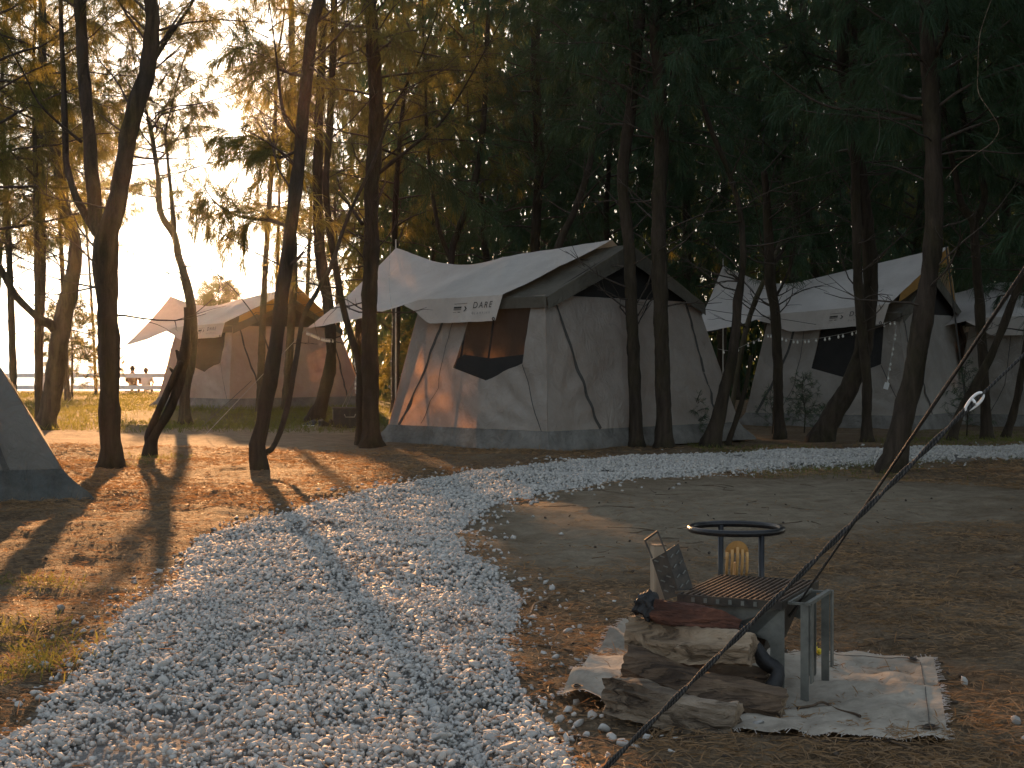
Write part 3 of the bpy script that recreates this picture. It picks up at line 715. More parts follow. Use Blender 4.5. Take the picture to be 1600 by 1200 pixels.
def trunk_mesh(stems, mat, seed, flare=True):
    """stems: list of arrays (x, y, z, r); knobbly tapered tubes joined in one mesh"""
    mb = MB(); rr = random.Random(seed)
    for si, st in enumerate(stems):
        sp = spline(st, step=.08)
        n = 12 if sp[0, 3] > .05 else 7
        rad = []
        for i, q in enumerate(sp):
            r = q[3] * (1 + .10 * noise.noise(Vector((q[0] * 2, q[1] * 2, q[2] * 2.4 + seed))))
            if flare and si == 0: r *= 1 + .42 * math.exp(-max(0, q[2] - .02) / .10)
            rad.append(max(r, .004))
        mb.tube([q[:3] for q in sp], rad, n, jit=.21)
    return mb
def px_stem(path, d, tilt=0.0):
    """photo polyline (px, py, width px) at depth d (depth may drift along the stem)"""
    n = len(path); out = []
    for i, (x, y, w) in enumerate(path):
        dd = d + tilt * i / max(1, n - 1); p = P(x, y, dd); out.append((p.x, p.y, p.z, max(.006, .88 * w / F * dd / 2)))
    return out
def dead_twigs(stem, n, zlo, zhi, length, seed):
    Wd = Acc(); sp = spline(stem, step=.15); c = [q for q in sp if zlo < q[2] < zhi]
    if not c: return None
    for _ in range(n):
        q = c[rng.integers(0, len(c))]; az = rng.uniform(0, 6.28); up = rng.uniform(-.15, .9)
        l = length * rng.uniform(.4, 1.4); pts = curve_from(q[:3], (math.cos(az), math.sin(az), up), l, 6, .13, .02)
        Wd.add(tube_np(pts, np.linspace(min(.014, q[3] * .5), .003, 7), 4))
        for _ in range(3):
            k = rng.integers(2, 6); d = pts[k] - pts[k - 1]; d = d / np.linalg.norm(d) + rng.normal(size=3) * .5
            Wd.add(tube_np(curve_from(pts[k], d, l * rng.uniform(.2, .5), 4, .15, .0), np.linspace(.006, .002, 5), 3))
    return Wd.mesh('dead_twigs', M['twig'])
def add_crown(t, loc, base, kind, seed, scale=1.0, lean=(0, 0)):
    w, nd = PROTO[kind][seed % len(PROTO[kind])]
    for nm, me in (('branches', w), ('crown', nd)):
        o = link(bpy.data.objects.new(nm, me), t); o.location = Vector(base) - Vector(loc); o.scale = (scale, scale, scale)
        o.rotation_euler = (-lean[1], lean[0], seed * 2.399); tag(o, kind='stuff' if nm == 'branches' else None)
def tree(label, stems, kind, seed, crown_z=2.6, scale=1.0, mat='bark', twigs=14, grow=10.5, group='casuarina trees of the camp', tw_len=1.2, limbs=()):
    """stems: px_stem lists; the first is the trunk. Trunks go on above the frame to their full height"""
    S0 = [list(s) for s in stems]
    base = S0[0][0]; loc = Vector((base[0], base[1], float(gz(base[0], base[1]))))
    S0[0] = [(base[0], base[1], loc.z - .25, base[3])] + [(base[0], base[1], loc.z + .02, base[3])] + S0[0][1:]
    ends = []
    for i, s in enumerate(S0):
        a, b = np.array(s[-2][:3]), np.array(s[-1][:3]); d = (b - a) / np.linalg.norm(b - a); d = d * .5 + np.array([0, 0, .5]); d /= np.linalg.norm(d)
        if s[-1][2] > 2.3 and s[-1][3] > .022 and grow:
            h = max(.6, grow - s[-1][2]) * (1 if i == 0 else .75); r = s[-1][3]
            for k in (.33, .66, 1.0): q = b + d * h * k + rng.normal(size=3) * .12; s.append((*q, r * (1 - .85 * k)))
            ends.append((s, d))
    t = thing('casuarina_tree', label, 'tree', loc, 0, group)
    mb = trunk_mesh(S0, None, seed); mb.build('trunk', M[mat], t, True, loc)
    if twigs:
        me = dead_twigs(S0[0], twigs, 1.6, 6.5, tw_len, seed)
        if me: o = link(bpy.data.objects.new('dead_twigs', me), t); o.location = -loc; tag(o, kind='stuff')
    if kind:
        for i, (s, d) in enumerate(ends[:2]):
            sp = spline(s, step=.2); k = int(np.argmin(np.abs(sp[:, 2] - (crown_z + i * .5)))); q = sp[k]; tp = sp[-1]
            lean = ((tp[0] - q[0]) / (tp[2] - q[2] + .1), (tp[1] - q[1]) / (tp[2] - q[2] + .1))
            add_crown(t, loc, q[:3], kind, seed + i, scale * (1 if i == 0 else .8), lean)
    return t, loc
def limb(t, loc, path, d, d2, w, mat='needle', name='bough', per=6, ln=.22, wd=.007, dens=.8, twig=.11, twig_len=.5, start=.1, needles=True):
    """a bough that can be told apart in the photograph"""
    n = len(path); pts = [(*P(x, y, d + (d2 - d) * i / (n - 1)), w * (1 - .8 * i / (n - 1))) for i, (x, y) in enumerate(path)]
    sp = spline(pts, step=.1); Wd, Nd = Acc(), Acc(); Wd.add(tube_np(sp[:, :3], np.maximum(sp[:, 3], .004), 6))
    dress(Wd, Nd, sp[:, :3], w, twig, twig_len, per, ln, wd, dens, start)
    o = link(bpy.data.objects.new(name, Wd.mesh('bough', M['bark'])), t); o.location = -loc
    if needles: o = link(bpy.data.objects.new('needles', Nd.mesh('needles', M[mat])), t); o.location = -loc; tag(o, kind='stuff')

# --- left group, towards the sun
d = gd(730)
tA, lA = tree('thick forked trunk at left, splitting at head height into two stout stems', [
    px_stem([(173, 730, 37), (172, 640, 36), (170, 540, 36), (167, 450, 38), (166, 379, 44), (181, 326, 34), (192, 262, 33), (210, 175, 31), (230, 117, 30), (239, 35, 26), (236, 0, 24)], d),
    px_stem([(166, 385, 30), (152, 350, 26), (146, 292, 24), (140, 216, 22), (131, 117, 21), (125, 0, 19)], d, .5),
    px_stem([(160, 375, 18), (143, 352, 16), (120, 309, 14), (105, 262, 12), (102, 216, 11), (99, 117, 9), (95, 20, 8)], d, 1.0)], 'sparse', 11, 4.6, .9, twigs=16)
limb(tA, lA, [(234, 105), (262, 60), (300, 5), (330, -60)], d, d + .6, .035, needles=False, twig=.5)
limb(tA, lA, [(128, 222), (95, 195), (60, 160), (35, 110), (0, 52)], d, d - .5, .02, needles=False, twig=.4)
d = gd(672)
tB, lB = tree('grey leaning trunk behind the left tent corner with a low arm to the left', [
    px_stem([(72, 672, 38), (87, 583, 33), (96, 513, 32), (114, 430, 26), (117, 373, 22), (102, 332, 21), (90, 251, 19), (70, 175, 16), (67, 87, 14), (66, 0, 12)], d),
    px_stem([(94, 522, 24), (76, 505, 17), (58, 496, 14), (23, 460, 12), (0, 417, 11), (-25, 370, 10)], d, -.6)], 'sparse', 12, 5.2, 1.0, mat='bark_pale', twigs=14)
d = 40.0
tree('slim straight trunk at far left, behind the grey leaning trunk', [px_stem([(61, 630, 12), (63, 525, 12), (67, 408, 12), (63, 233, 11), (64, 100, 10), (66, 0, 9)], d)], 'mid', 13, 4.0, 1.0, twigs=12)
d = gd(710)
tD, lD = tree('low dark twisted double trunk with broken stubs, between forked trunk and far tent', [
    px_stem([(234, 710, 20), (238, 685, 17), (262, 645, 17), (278, 605, 17), (284, 570, 22), (290, 545, 20), (292, 505, 12), (291, 480, 9)], d),
    px_stem([(234, 700, 12), (231, 684, 12), (246, 645, 13), (262, 612, 13), (277, 578, 13), (284, 565, 10)], d, -.1),
    px_stem([(282, 566, 11), (277, 550, 7), (274, 548, 3)], d), px_stem([(282, 586, 10), (270, 580, 7), (265, 574, 3)], d), px_stem([(250, 640, 10), (256, 622, 8), (255, 618, 3)], d)],
    None, 14, twigs=0, grow=0)
d = gd(662)
tE, lE = tree('slender curved trunk in front of the far tent, sunlit above', [
    px_stem([(289, 662, 20), (289, 613, 19), (297, 573, 19), (301, 520, 18), (297, 470, 17), (287, 427, 15), (280, 405, 13), (272, 368, 13), (251, 333, 11), (247, 280, 9), (237, 210, 8), (230, 182, 6)], d),
    px_stem([(272, 362, 9), (268, 310, 8), (262, 250, 6), (258, 200, 5)], d, .3)], None, 15, mat='bark_pale', twigs=14, tw_len=1.7, grow=0)
add_crown(tE, lE, P(246, 270, d), 'sparse', 3, .95, (-.05, 0)); add_crown(tE, lE, P(262, 250, d + .3), 'sparse', 4, .8, (.15, 0))
for k, (pth, da, db) in enumerate((([(232, 195), (275, 150), (330, 120), (385, 128)], d, d + 3), ([(236, 205), (262, 160), (290, 90), (320, 20)], d, d + 2), ([(246, 275), (285, 268), (322, 258)], d, d + 1.5),
        ([(232, 185), (215, 120), (205, 60), (210, -20)], d, d - 1), ([(262, 230), (300, 190), (318, 160)], d + .3, d + 3), ([(252, 330), (285, 322), (330, 345), (352, 372)], d, d + 3), ([(250, 300), (225, 285), (200, 290)], d, d + 1), ([(258, 205), (300, 60), (360, 10), (400, -30)], d + .3, d + 2))):
    limb(tE, lE, pth, da, db, .016, dens=1.0, twig=.10, twig_len=.75, per=7, ln=.24, wd=.008)
d = gd(735)
tF, lF = tree('dark trunk leaning right beside the gravel, with a thin side stem from its foot', [
    px_stem([(405, 735, 25), (403, 695, 28), (413, 645, 27), (430, 545, 25), (446, 420, 24), (458, 330, 23), (468, 240, 22), (478, 130, 22), (488, 40, 21), (500, -20, 20)], d),
    px_stem([(408, 708, 12), (424, 702, 11), (437, 677, 10), (450, 633, 10), (462, 567, 9), (473, 500, 9), (493, 460, 8), (517, 417, 8), (537, 357, 7), (557, 310, 6), (585, 250, 6), (607, 187, 5)], d, 1.4)], 'sparse', 16, 5.0, .95, twigs=14)
limb(tF, lF, [(470, 215), (448, 190), (438, 150), (432, 90), (420, 0)], d, d + .6, .03, needles=False, twig=.6)
limb(tF, lF, [(452, 355), (420, 344), (375, 338), (338, 318), (318, 290)], d + .2, d + 4, .03, dens=1.0, twig=.10, twig_len=.8, per=7, wd=.008)
limb(tF, lF, [(468, 235), (430, 245), (395, 215), (345, 215)], d + .2, d + 5, .02, dens=1.0, twig=.09, twig_len=.8, per=7, wd=.008)
limb(tF, lF, [(480, 120), (440, 110), (400, 80), (350, 70)], d, d + 4, .02, dens=1.0, twig=.09, twig_len=.8, per=7, wd=.008)
limb(tF, lF, [(448, 420), (410, 400), (345, 365), (280, 330)], d, d + 2, .012, needles=False, twig=.7)
limb(tF, lF, [(425, 560), (395, 490), (330, 420), (260, 390)], d + .2, d + 3, .010, needles=False, twig=.9)
d = gd(660)
tG, lG = tree('trunk with a bent foot standing behind the row of shoes', [px_stem([(493, 660, 30), (505, 620, 24), (516, 575, 20), (517, 530, 18), (512, 470, 20), (503, 420, 21), (497, 350, 19), (497, 260, 17), (500, 150, 15), (505, 40, 13)], d)], 'sparse', 17, 6.0, .9, twigs=12)
tree('pale thin trunk right behind the leaning one, against the far tent', [px_stem([(445, 640, 14), (450, 580, 14), (456, 485, 14), (459, 427, 14), (457, 300, 13), (459, 200, 12), (456, 80, 11), (455, 0, 10)], 36.0)], 'sparse', 18, 8.0, .9, mat='bark_pale', twigs=10)
d = gd(697)
tH, lH = tree('stout dark trunk at the left edge of the middle tent', [px_stem([(580, 697, 34), (579, 640, 30), (578, 560, 29), (577, 470, 28), (580, 380, 27), (580, 300, 26), (588, 200, 26), (585, 100, 24), (577, 0, 22)], d)], 'mid', 19, 4.8, .9, twigs=22)
limb(tH, lH, [(590, 272), (640, 232), (690, 190), (735, 120), (790, 20)], d, d - .6, .03, mat='needle', twig=.16, dens=.7, start=.35)
limb(tH, lH, [(596, 195), (625, 150), (655, 95), (690, 0)], d, d + .4, .025, needles=False, twig=.5)
limb(tH, lH, [(585, 260), (640, 222), (700, 218), (770, 225), (830, 240)], d + .1, d + 1, .016, mat='needle_dark', twig=.12, start=.5)
limb(tH, lH, [(566, 350), (545, 320), (525, 300)], d, d + 1.0, .03, needles=False, twig=.4)
limb(tH, lH, [(590, 230), (650, 255), (700, 285), (745, 318), (785, 350)], d + .3, d + 1.5, .018, mat='needle_dark', per=8, dens=1.1, start=.15, twig=.08)
tree('thin dark stem bending left, close beside the stout trunk', [px_stem([(562, 697, 14), (563, 620, 14), (562, 570, 15), (545, 515, 12), (530, 450, 12), (520, 390, 12), (512, 330, 11), (509, 280, 12), (514, 220, 12), (520, 100, 12), (522, 0, 11)], d + .15)], 'mid', 20, 5.2, .8, twigs=10)
# --- trunks in front of the middle tent
d = gd(698)
tI, lI = tree('slim dark trunk in front of the dark gable wall, left of two', [px_stem([(994, 698, 24), (993, 640, 23), (990, 560, 22), (986, 470, 21), (984, 400, 21), (977, 330, 20), (973, 270, 20), (983, 190, 20), (993, 100, 19), (1000, 0, 18)], d)], 'dense', 21, 4.4, .85, twigs=18)
tJ, lJ = tree('straight dark trunk in front of the dark gable wall, right of two', [px_stem([(1037, 701, 29), (1037, 640, 28), (1034, 540, 26), (1031, 440, 26), (1029, 330, 26), (1034, 220, 25), (1029, 100, 24), (1025, 0, 23)], d - .3)], 'dense', 22, 4.6, .9, twigs=20)
tK, lK = tree('dark leaning trunk at the right end of the middle tent, curving up to the left', [px_stem([(1110, 700, 30), (1122, 655, 25), (1133, 605, 21), (1144, 560, 18), (1150, 510, 17), (1153, 470, 16), (1158, 440, 12), (1161, 400, 11), (1156, 330, 10), (1135, 260, 10), (1110, 200, 9), (1090, 130, 9), (1078, 40, 8)], d)], 'dense', 23, 5.2, .7, twigs=16)
limb(tK, lK, [(1158, 440), (1145, 430), (1138, 428), (1132, 420)], d, d, .02, needles=False, twig=9)
limb(tK, lK, [(1160, 345), (1140, 348), (1115, 344)], d, d - .2, .025, needles=False, twig=9)
tree('dark bare stake-like stem leaning between the middle tent and the right tent', [px_stem([(1138, 692, 9), (1152, 650, 9), (1165, 605, 8), (1173, 556, 7)], gd(692))], None, 24, twigs=0, grow=0)
tL, lL = tree('thin pale stem leaning right behind the dark leaning trunk', [px_stem([(1140, 662, 9), (1148, 610, 9), (1158, 550, 10), (1170, 500, 10), (1186, 455, 9), (1205, 415, 8), (1225, 360, 7)], 27.5)], None, 25, mat='bark_pale', twigs=6, grow=0, tw_len=.7)
limb(tL, lL, [(1186, 455), (1195, 440), (1190, 425), (1200, 410)], 27.5, 27.4, .012, mat='needle_dark', twig=.05, twig_len=.35)
d = gd(683)
tM, lM = tree('upright trunk in front of the window side of the right tent, with a ragged top', [px_stem([(1218, 683, 19), (1216, 620, 18), (1214, 540, 17), (1210, 480, 19), (1203, 430, 20), (1200, 360, 16), (1197, 300, 13), (1194, 268, 12)], d)], None, 26, twigs=24, grow=0, tw_len=.9)
limb(tM, lM, [(1208, 470), (1225, 440), (1240, 395), (1248, 330)], d, d + .4, .025, mat='needle_dark', twig=.14, dens=.7)
limb(tM, lM, [(1203, 430), (1190, 380), (1182, 330), (1160, 260)], d, d + .6, .02, mat='needle_dark', twig=.10, dens=.9)
limb(tM, lM, [(1205, 420), (1232, 370), (1240, 300), (1240, 200), (1230, 100)], d, d + 1.4, .03, mat='needle_dark', twig=.08, dens=1.1)
d = gd(690)
tN, lN = tree('thick trunk leaning strongly right before the right tent, then rising upright', [px_stem([(1282, 692, 42), (1300, 652, 36), (1326, 605, 33), (1346, 555, 30), (1355, 500, 29), (1360, 440, 27), (1358, 390, 26), (1350, 320, 26), (1338, 240, 26), (1328, 170, 26), (1318, 90, 25), (1318, 0, 24)], d)], 'dense', 27, 4.2, 1.0, twigs=20)
limb(tN, lN, [(1328, 178), (1290, 150), (1262, 95), (1240, 50), (1228, 0)], d, d - .5, .03, mat='needle_dark', twig=.25)
limb(tN, lN, [(1332, 180), (1370, 188), (1415, 195), (1440, 180)], d, d - 2, .03, mat='needle_dark', twig=.18)
tree('upright trunk crossing behind the strongly leaning one at the right tent', [px_stem([(1354, 690, 20), (1355, 620, 18), (1351, 555, 18), (1344, 490, 17), (1340, 430, 16), (1338, 340, 16), (1335, 200, 15), (1333, 60, 14)], d - .4)], 'dense', 28, 5.0, .8, twigs=14)
d = gd(736)
tO, lO = tree('broad trunk right of centre, leaning, its foot in front of the gravel path', [px_stem([(1396, 737, 44), (1402, 700, 41), (1412, 650, 38), (1430, 570, 36), (1445, 480, 34), (1455, 400, 32), (1460, 310, 31), (1457, 200, 30), (1452, 100, 29), (1450, 0, 27)], d)], 'dense', 29, 3.4, .9, twigs=18)
limb(tO, lO, [(1440, 185), (1380, 172), (1300, 168), (1230, 130), (1150, 60)], d, d + .6, .025, mat='needle_dark', twig=.14)
limb(tO, lO, [(1460, 90), (1480, 40), (1470, -40)], d, d - .8, .03, mat='needle_dark', twig=.06, dens=1.1, per=8)
d = gd(686)
tP, lP = tree('trunk forking at roof height, right of the orange tarp peak', [px_stem([(1541, 686, 19), (1540, 640, 18), (1536, 560, 17), (1530, 470, 17), (1524, 390, 16), (1520, 345, 15), (1503, 320, 11), (1492, 270, 10), (1478, 200, 9), (1470, 90, 8)], d),
    px_stem([(1521, 350, 13), (1536, 318, 12), (1537, 290, 11), (1520, 230, 10), (1500, 160, 10), (1490, 60, 9)], d, .4)], 'dense', 30, 4.0, .85, twigs=14)
tree('lean sapling trunk slanting right past the gable of the right tent', [px_stem([(1488, 690, 17), (1500, 645, 16), (1528, 595, 15), (1552, 548, 14), (1575, 490, 14), (1600, 425, 13), (1630, 350, 12)], gd(690))], 'dense', 31, 4.2, .7, twigs=10)
tree('slanting trunk at the right edge in front of the cut-off tent', [px_stem([(1572, 684, 15), (1585, 640, 14), (1597, 580, 13), (1610, 500, 12), (1622, 400, 12)], gd(684))], 'dense', 32, 4.0, .8, twigs=10)
# --- the wood behind the tents
d = 31
tree('straight trunk rising behind the ridge of the middle tent', [px_stem([(838, 655, 18), (838, 500, 18), (836, 390, 17), (842, 250, 17), (836, 100, 16), (842, 0, 15)], d)], 'dense', 33, 4.0, 1.0, twigs=18)
tQ, lQ = tree('slanting trunk behind the middle tent with a pale dead limb', [px_stem([(850, 660, 13), (858, 480, 13), (872, 388, 13), (895, 335, 12), (918, 270, 11), (930, 200, 10), (942, 110, 9), (946, 0, 8)], 28)], 'dense', 34, 5.5, .8, twigs=14)
limb(tQ, lQ, [(905, 318), (935, 285), (965, 255)], 28, 27.5, .03, needles=False, twig=.6)
tree('trunk with two slim stems behind the awning of the middle tent', [px_stem([(700, 650, 10), (702, 500, 10), (706, 400, 12), (716, 360, 12), (738, 300, 11), (755, 200, 10), (760, 80, 9)], 30), px_stem([(706, 410, 9), (690, 370, 8), (680, 330, 7), (668, 230, 6)], 30)], 'mid', 35, 4.5, .9, twigs=14)
tree('dark trunk in the shade behind the ragged-topped tree', [px_stem([(1240, 650, 18), (1240, 500, 17), (1240, 390, 17), (1244, 330, 16), (1252, 250, 15), (1258, 150, 14), (1255, 0, 13)], 30)], 'dense', 36, 3.4, 1.0, twigs=14)
BG = [(620, 33), (770, 36), (905, 40), (960, 34), (1075, 33), (1130, 38), (1180, 31), (1290, 36), (1330, 42), (1420, 33), (1490, 34), (1560, 31), (1610, 36), (1660, 29), (1720, 24), (1700, 38),
      (660, 44), (820, 47), (1010, 45), (1150, 47), (1250, 46), (1390, 46), (1500, 46), (1620, 47), (560, 46), (1780, 33)]
for i, (px, dd) in enumerate(BG):
    px += rng.uniform(-12, 12); ln_ = rng.uniform(-.7, .7); b = P(px, HZ + F * EYE / dd, dd); r = rng.uniform(.07, .13)
    st = [(b.x, b.y, 0, r), (b.x + ln_ * .2, b.y, 2.2, r * .9), (b.x + ln_ * .5 + rng.uniform(-.15, .15), b.y, 4.5, r * .75), (b.x + ln_ * .9, b.y, 7, r * .5)]
    tree('dark casuarina trunk standing deep in the shaded wood behind the tents', [st], 'dense' if i % 5 else 'mid', 40 + i, rng.uniform(1.9, 3.2), rng.uniform(.95, 1.25), twigs=8, group='trees of the shaded wood')
LB = [(-60, 30, 3.2), (22, 34, 3.6), (105, 44, 4.4), (150, 52, 5.2), (-40, 21, 3.0), (405, 34, 6.0), (430, 44, 5.2), (530, 40, 3.4), (-10, 42, 3.4), (475, 48, 4.2), (60, 29, 4.6)]
for i, (px, dd, cz) in enumerate(LB):
    b = P(px, HZ + F * EYE / dd, dd); r = rng.uniform(.05, .09); ln_ = rng.uniform(-.5, .5)
    st = [(b.x, b.y, 0, r), (b.x + ln_ * .2, b.y, 2.2, r * .9), (b.x + ln_ * .5, b.y, 4.5, r * .75), (b.x + ln_ * .9, b.y, 7, r * .5)]
    tree('slim backlit casuarina in the bright grove on the seaward left', [st], 'full' if px < 200 or px > 450 else 'sparse', 80 + i, cz, rng.uniform(.85, 1.05), mat='bark_pale', twigs=8, group='backlit trees on the seaward side')
# unseen trees continuing the wood at right, added to darken the tent gables
for i, (x, y) in enumerate([(7.7, 16), (9.5, 18.5), (10.5, 23), (9.6, 12.5), (12, 9.5), (12.5, 14.5), (11.5, 5.5), (7.4, 11.0), (8.6, 8.2), (10.4, 15.5), (14.5, 11.5)]):
    st = [(x, y, 0, .11), (x + .1, y, 2.2, .1), (x + .2, y + .1, 4.5, .08), (x + .2, y, 7, .05)]
    tree('unseen casuarina of the wood, added beyond the right edge to shade the tents', [st], 'dense', 100 + i, 2.2, 1.1, twigs=4, group='unseen trees added beyond the right edge')
def bushy(label, px, py, h, rad, n, mat, seed, group=None, trunk=.05, per=6, ln=.18, wd=.008, cat='tree', name='young_casuarina'):
    b = G(px, py); t = thing(name, label, cat, (b.x, b.y, float(gz(b.x, b.y))), 0, group); Wd, Nd = Acc(), Acc()
    st = [(0, 0, -.1, trunk), (.02, 0, h * .4, trunk * .7), (-.03, .02, h * .75, trunk * .4), (0, 0, h, .006)]
    trunk_mesh([st], None, seed, False).build('trunk', M['bark'], t, True)
    for i in range(n):
        k = .12 + .85 * (i + rng.uniform()) / n; az = i * 2.4; pts = curve_from((0, 0, h * k), (math.cos(az), math.sin(az), .55), rad * (1.15 - k * .8) * rng.uniform(.8, 1.2), 6, .1, 0)
        Wd.add(tube_np(pts, np.linspace(max(.004, trunk * .25), .003, 7), 3)); dress(Wd, Nd, pts, .01, .09, rad * .35, per, ln, wd, .8, .15, .4)
    tag(link(bpy.data.objects.new('branches', Wd.mesh('branches', M['twig'])), t), kind='stuff'); link(bpy.data.objects.new('crown', Nd.mesh('crown', mat)), t); return t
bushy('young bushy casuarina before the white fence at far left', 112, 621, 3.3, 1.5, 26, M['needle'], 1, ln=.3, wd=.014, per=8)
bushy('round golden backlit treetop beyond the far tent', 342, 612, 4.3, 1.6, 46, M['needle'], 2, ln=.35, wd=.018, per=8)
bushy('feathery green sapling in front of the right tent', 1256, 676, .95, .42, 26, M['needle_dark'], 3, cat='sapling', name='sapling', trunk=.012, ln=.10, wd=.005)
bushy('short feathery sapling beside the upright trunk at the right tent', 1206, 676, .8, .3, 14, M['needle_dark'], 4, cat='sapling', name='sapling', trunk=.01, ln=.10, wd=.005)
bushy('tiny green sapling at the foot of the dark leaning trunk by the middle tent', 1090, 690, .7, .25, 12, M['needle_dark'], 5, cat='sapling', name='sapling', trunk=.009, ln=.10, wd=.005)
bushy('wispy sapling in front of the gable of the right tent', 1510, 682, 1.2, .4, 22, M['needle_dark'], 6, cat='sapling', name='sapling', trunk=.012, ln=.10, wd=.005)
bushy('sunlit shrub seen through the gap left of the middle tent', 622, 640, 2.0, .8, 24, M['needle'], 7, cat='shrub', name='shrub', trunk=.02, ln=.2, wd=.012)
# the far wood that reads as one mass
def far_wood():
    n = 62000; dd = rng.uniform(48, 70, n); px = rng.uniform(560, 2100, n)
    x = (px - 800) / F * dd; z = rng.uniform(0, 1, n) ** 1.25 * 17
    c = rng.integers(0, 900, n); cx = rng.normal(size=(900, 3)) * np.array([1.2, 1.2, .9])
    base = np.stack([x, dd, z], -1); base = np.round(base / 1.6) * 1.6 + rng.normal(size=(n, 3)) * .55 
    base[:, 2] = np.abs(base[:, 2]); d = rng.normal(size=(n, 3)) * .6; d[:, 2] -= .7; d /= np.linalg.norm(d, axis=1)[:, None]
    V, T = strands(base, d, rng.uniform(.4, .9, n), rng.uniform(.08, .2, n), np.ones(n))
    o = link(bpy.data.objects.new('distant_wood', np_mesh('distant_wood', V, T, M['needle_dark'])))
    tag(o, 'dark mass of distant casuarina foliage filling the gaps behind the tents', 'wood', kind='stuff')
far_wood()

# ------------------------------------------------------------------ beach fence and people
def fence():
    y = 57.0; t = thing('rail_fence', 'long white rail fence along the beach behind the grass', 'fence', (0, y, 0))
    for x in np.arange(-23.2, 12, 2.55): MB().box((x, 0, .36), (.24, .16, .84)).build('post', M['white_paint'], t)
    for z, h in ((.66, .17), (.20, .17)):
        for x in np.arange(-23.2, 12, 2.55): MB().box((x + 1.275, -.10, z), (2.54, .05, h)).build('rail', M['white_paint'], t)
fence()
def person(label, px, d, z0, shirt, seed):
    """someone seated on the beach, seen from behind: one skinned body, with hair and shirt"""
    x = (px - 800) / F * d; t = thing('person', label, 'person', (x, d, z0), 0)
    J = {'pel': (0, 0, .45, .16), 'waist': (0, -.02, .62, .15), 'chest': (0, -.03, .85, .17), 'neck': (0, -.01, 1.03, .06), 'chin': (0, .01, 1.10, .075), 'head': (0, .02, 1.19, .095), 'top': (0, .01, 1.27, .07),
         'ls': (-.2, -.02, .94, .07), 'le': (-.28, .12, .68, .05), 'lw': (-.18, .33, .60, .036), 'lh': (-.14, .41, .60, .04), 'rs': (.2, -.02, .94, .07), 're': (.28, .12, .68, .05), 'rw': (.18, .33, .60, .036), 'rh': (.14, .41, .60, .04),
         'lk': (-.14, .45, .48, .075), 'lf': (-.14, .50, .06, .05), 'lt': (-.14, .66, .03, .04), 'rk': (.14, .45, .48, .075), 'rf': (.14, .50, .06, .05), 'rt': (.14, .66, .03, .04)}
    E = [('pel', 'waist'), ('waist', 'chest'), ('chest', 'neck'), ('neck', 'chin'), ('chin', 'head'), ('head', 'top'), ('chest', 'ls'), ('ls', 'le'), ('le', 'lw'), ('lw', 'lh'), ('chest', 'rs'), ('rs', 're'), ('re', 'rw'), ('rw', 'rh'),
         ('pel', 'lk'), ('lk', 'lf'), ('lf', 'lt'), ('pel', 'rk'), ('rk', 'rf'), ('rf', 'rt')]
    def skin(name, keys, mat, grow=0.0):
        ks = list(keys); m = bpy.data.meshes.new(name); m.from_pydata([J[k][:3] for k in ks], [(ks.index(a), ks.index(b)) for a, b in E if a in ks and b in ks], [])
        m.materials.append(mat); o = link(bpy.data.objects.new(name, m), t); md = o.modifiers.new('skin', 'SKIN')
        for i, k in enumerate(ks): m.skin_vertices[0].data[i].radius = (J[k][3] + grow, J[k][3] * .85 + grow)
        m.skin_vertices[0].data[0].use_root = True; o.modifiers.new('sub', 'SUBSURF').levels = 1; o.modifiers['sub'].render_levels = 2; return o
    skin('body', J, M['skin'])
    skin('shirt', ['pel', 'waist', 'chest', 'ls', 'le', 'rs', 're'], shirt, .018)
    v, f = ico(2); v = v * np.array([.108, .115, .12]) + np.array([0, -.005, 1.205]); v[:, 1] = np.minimum(v[:, 1], .06)
    link(bpy.data.objects.new('hair', np_mesh('hair', v, f, M['hair'], True)), t)
    mb = MB().box((0, .0, .29), (.5, .45, .05)); s = thing('beach_stool', 'low stool under the seated person ' + ('in the brown top' if seed == 1 else 'in the white top'), 'stool', (x, d, z0))
    mb.build('seat', M['post_wood'], s)
    for a in (-.2, .2):
        for b in (-.18, .18): MB().box((a, b, .13), (.05, .05, .28)).build('leg', M['post_wood'], s)
person('person in a brown top sitting behind the white fence, left of two', 207, 59.5, -.28, M['brown_shirt'], 1)
person('person in a white top sitting behind the white fence, right of two', 228, 60.5, -.36, M['shirt'], 2)

# ------------------------------------------------------------------ things at the far tent
def shoe(label, px, py, rz, group):
    g = G(px, py); t = thing('shoe', label, 'shoe', (g.x, g.y, float(gz(g.x, g.y)) + .005), rz, group)
    prof = [(-.14, .05, .035, .10), (-.10, .065, .042, .125), (-.03, .062, .040, .10), (.04, .058, .045, .072), (.10, .05, .048, .055), (.14, .04, .035, .045), (.155, .03, .015, .03)]
    mb = MB(); vs = []; fs = []
    for x, hh, w, top in prof:
        for k in range(9):
            q = math.pi * k / 8; vs.append((x, w * math.cos(q), .02 + (top - .02) * math.sin(q) ** .7))
    for i in range(len(prof) - 1):
        for k in range(8): fs.append((i * 9 + k, i * 9 + k + 1, (i + 1) * 9 + k + 1, (i + 1) * 9 + k))
    fs.append(tuple(range(9))); mb.add(vs, fs).build('upper', M['plastic_dark'], t, True)
    MB().prism([(-.15, -.035), (-.05, -.038), (.06, -.048), (.14, -.03), (.162, 0), (.14, .03), (.06, .048), (-.05, .038), (-.15, .035)], .022, Matrix.Translation((0, 0, .011))).build('sole', M['white_paint'] if rz > 1.1 else M['strap'], t)
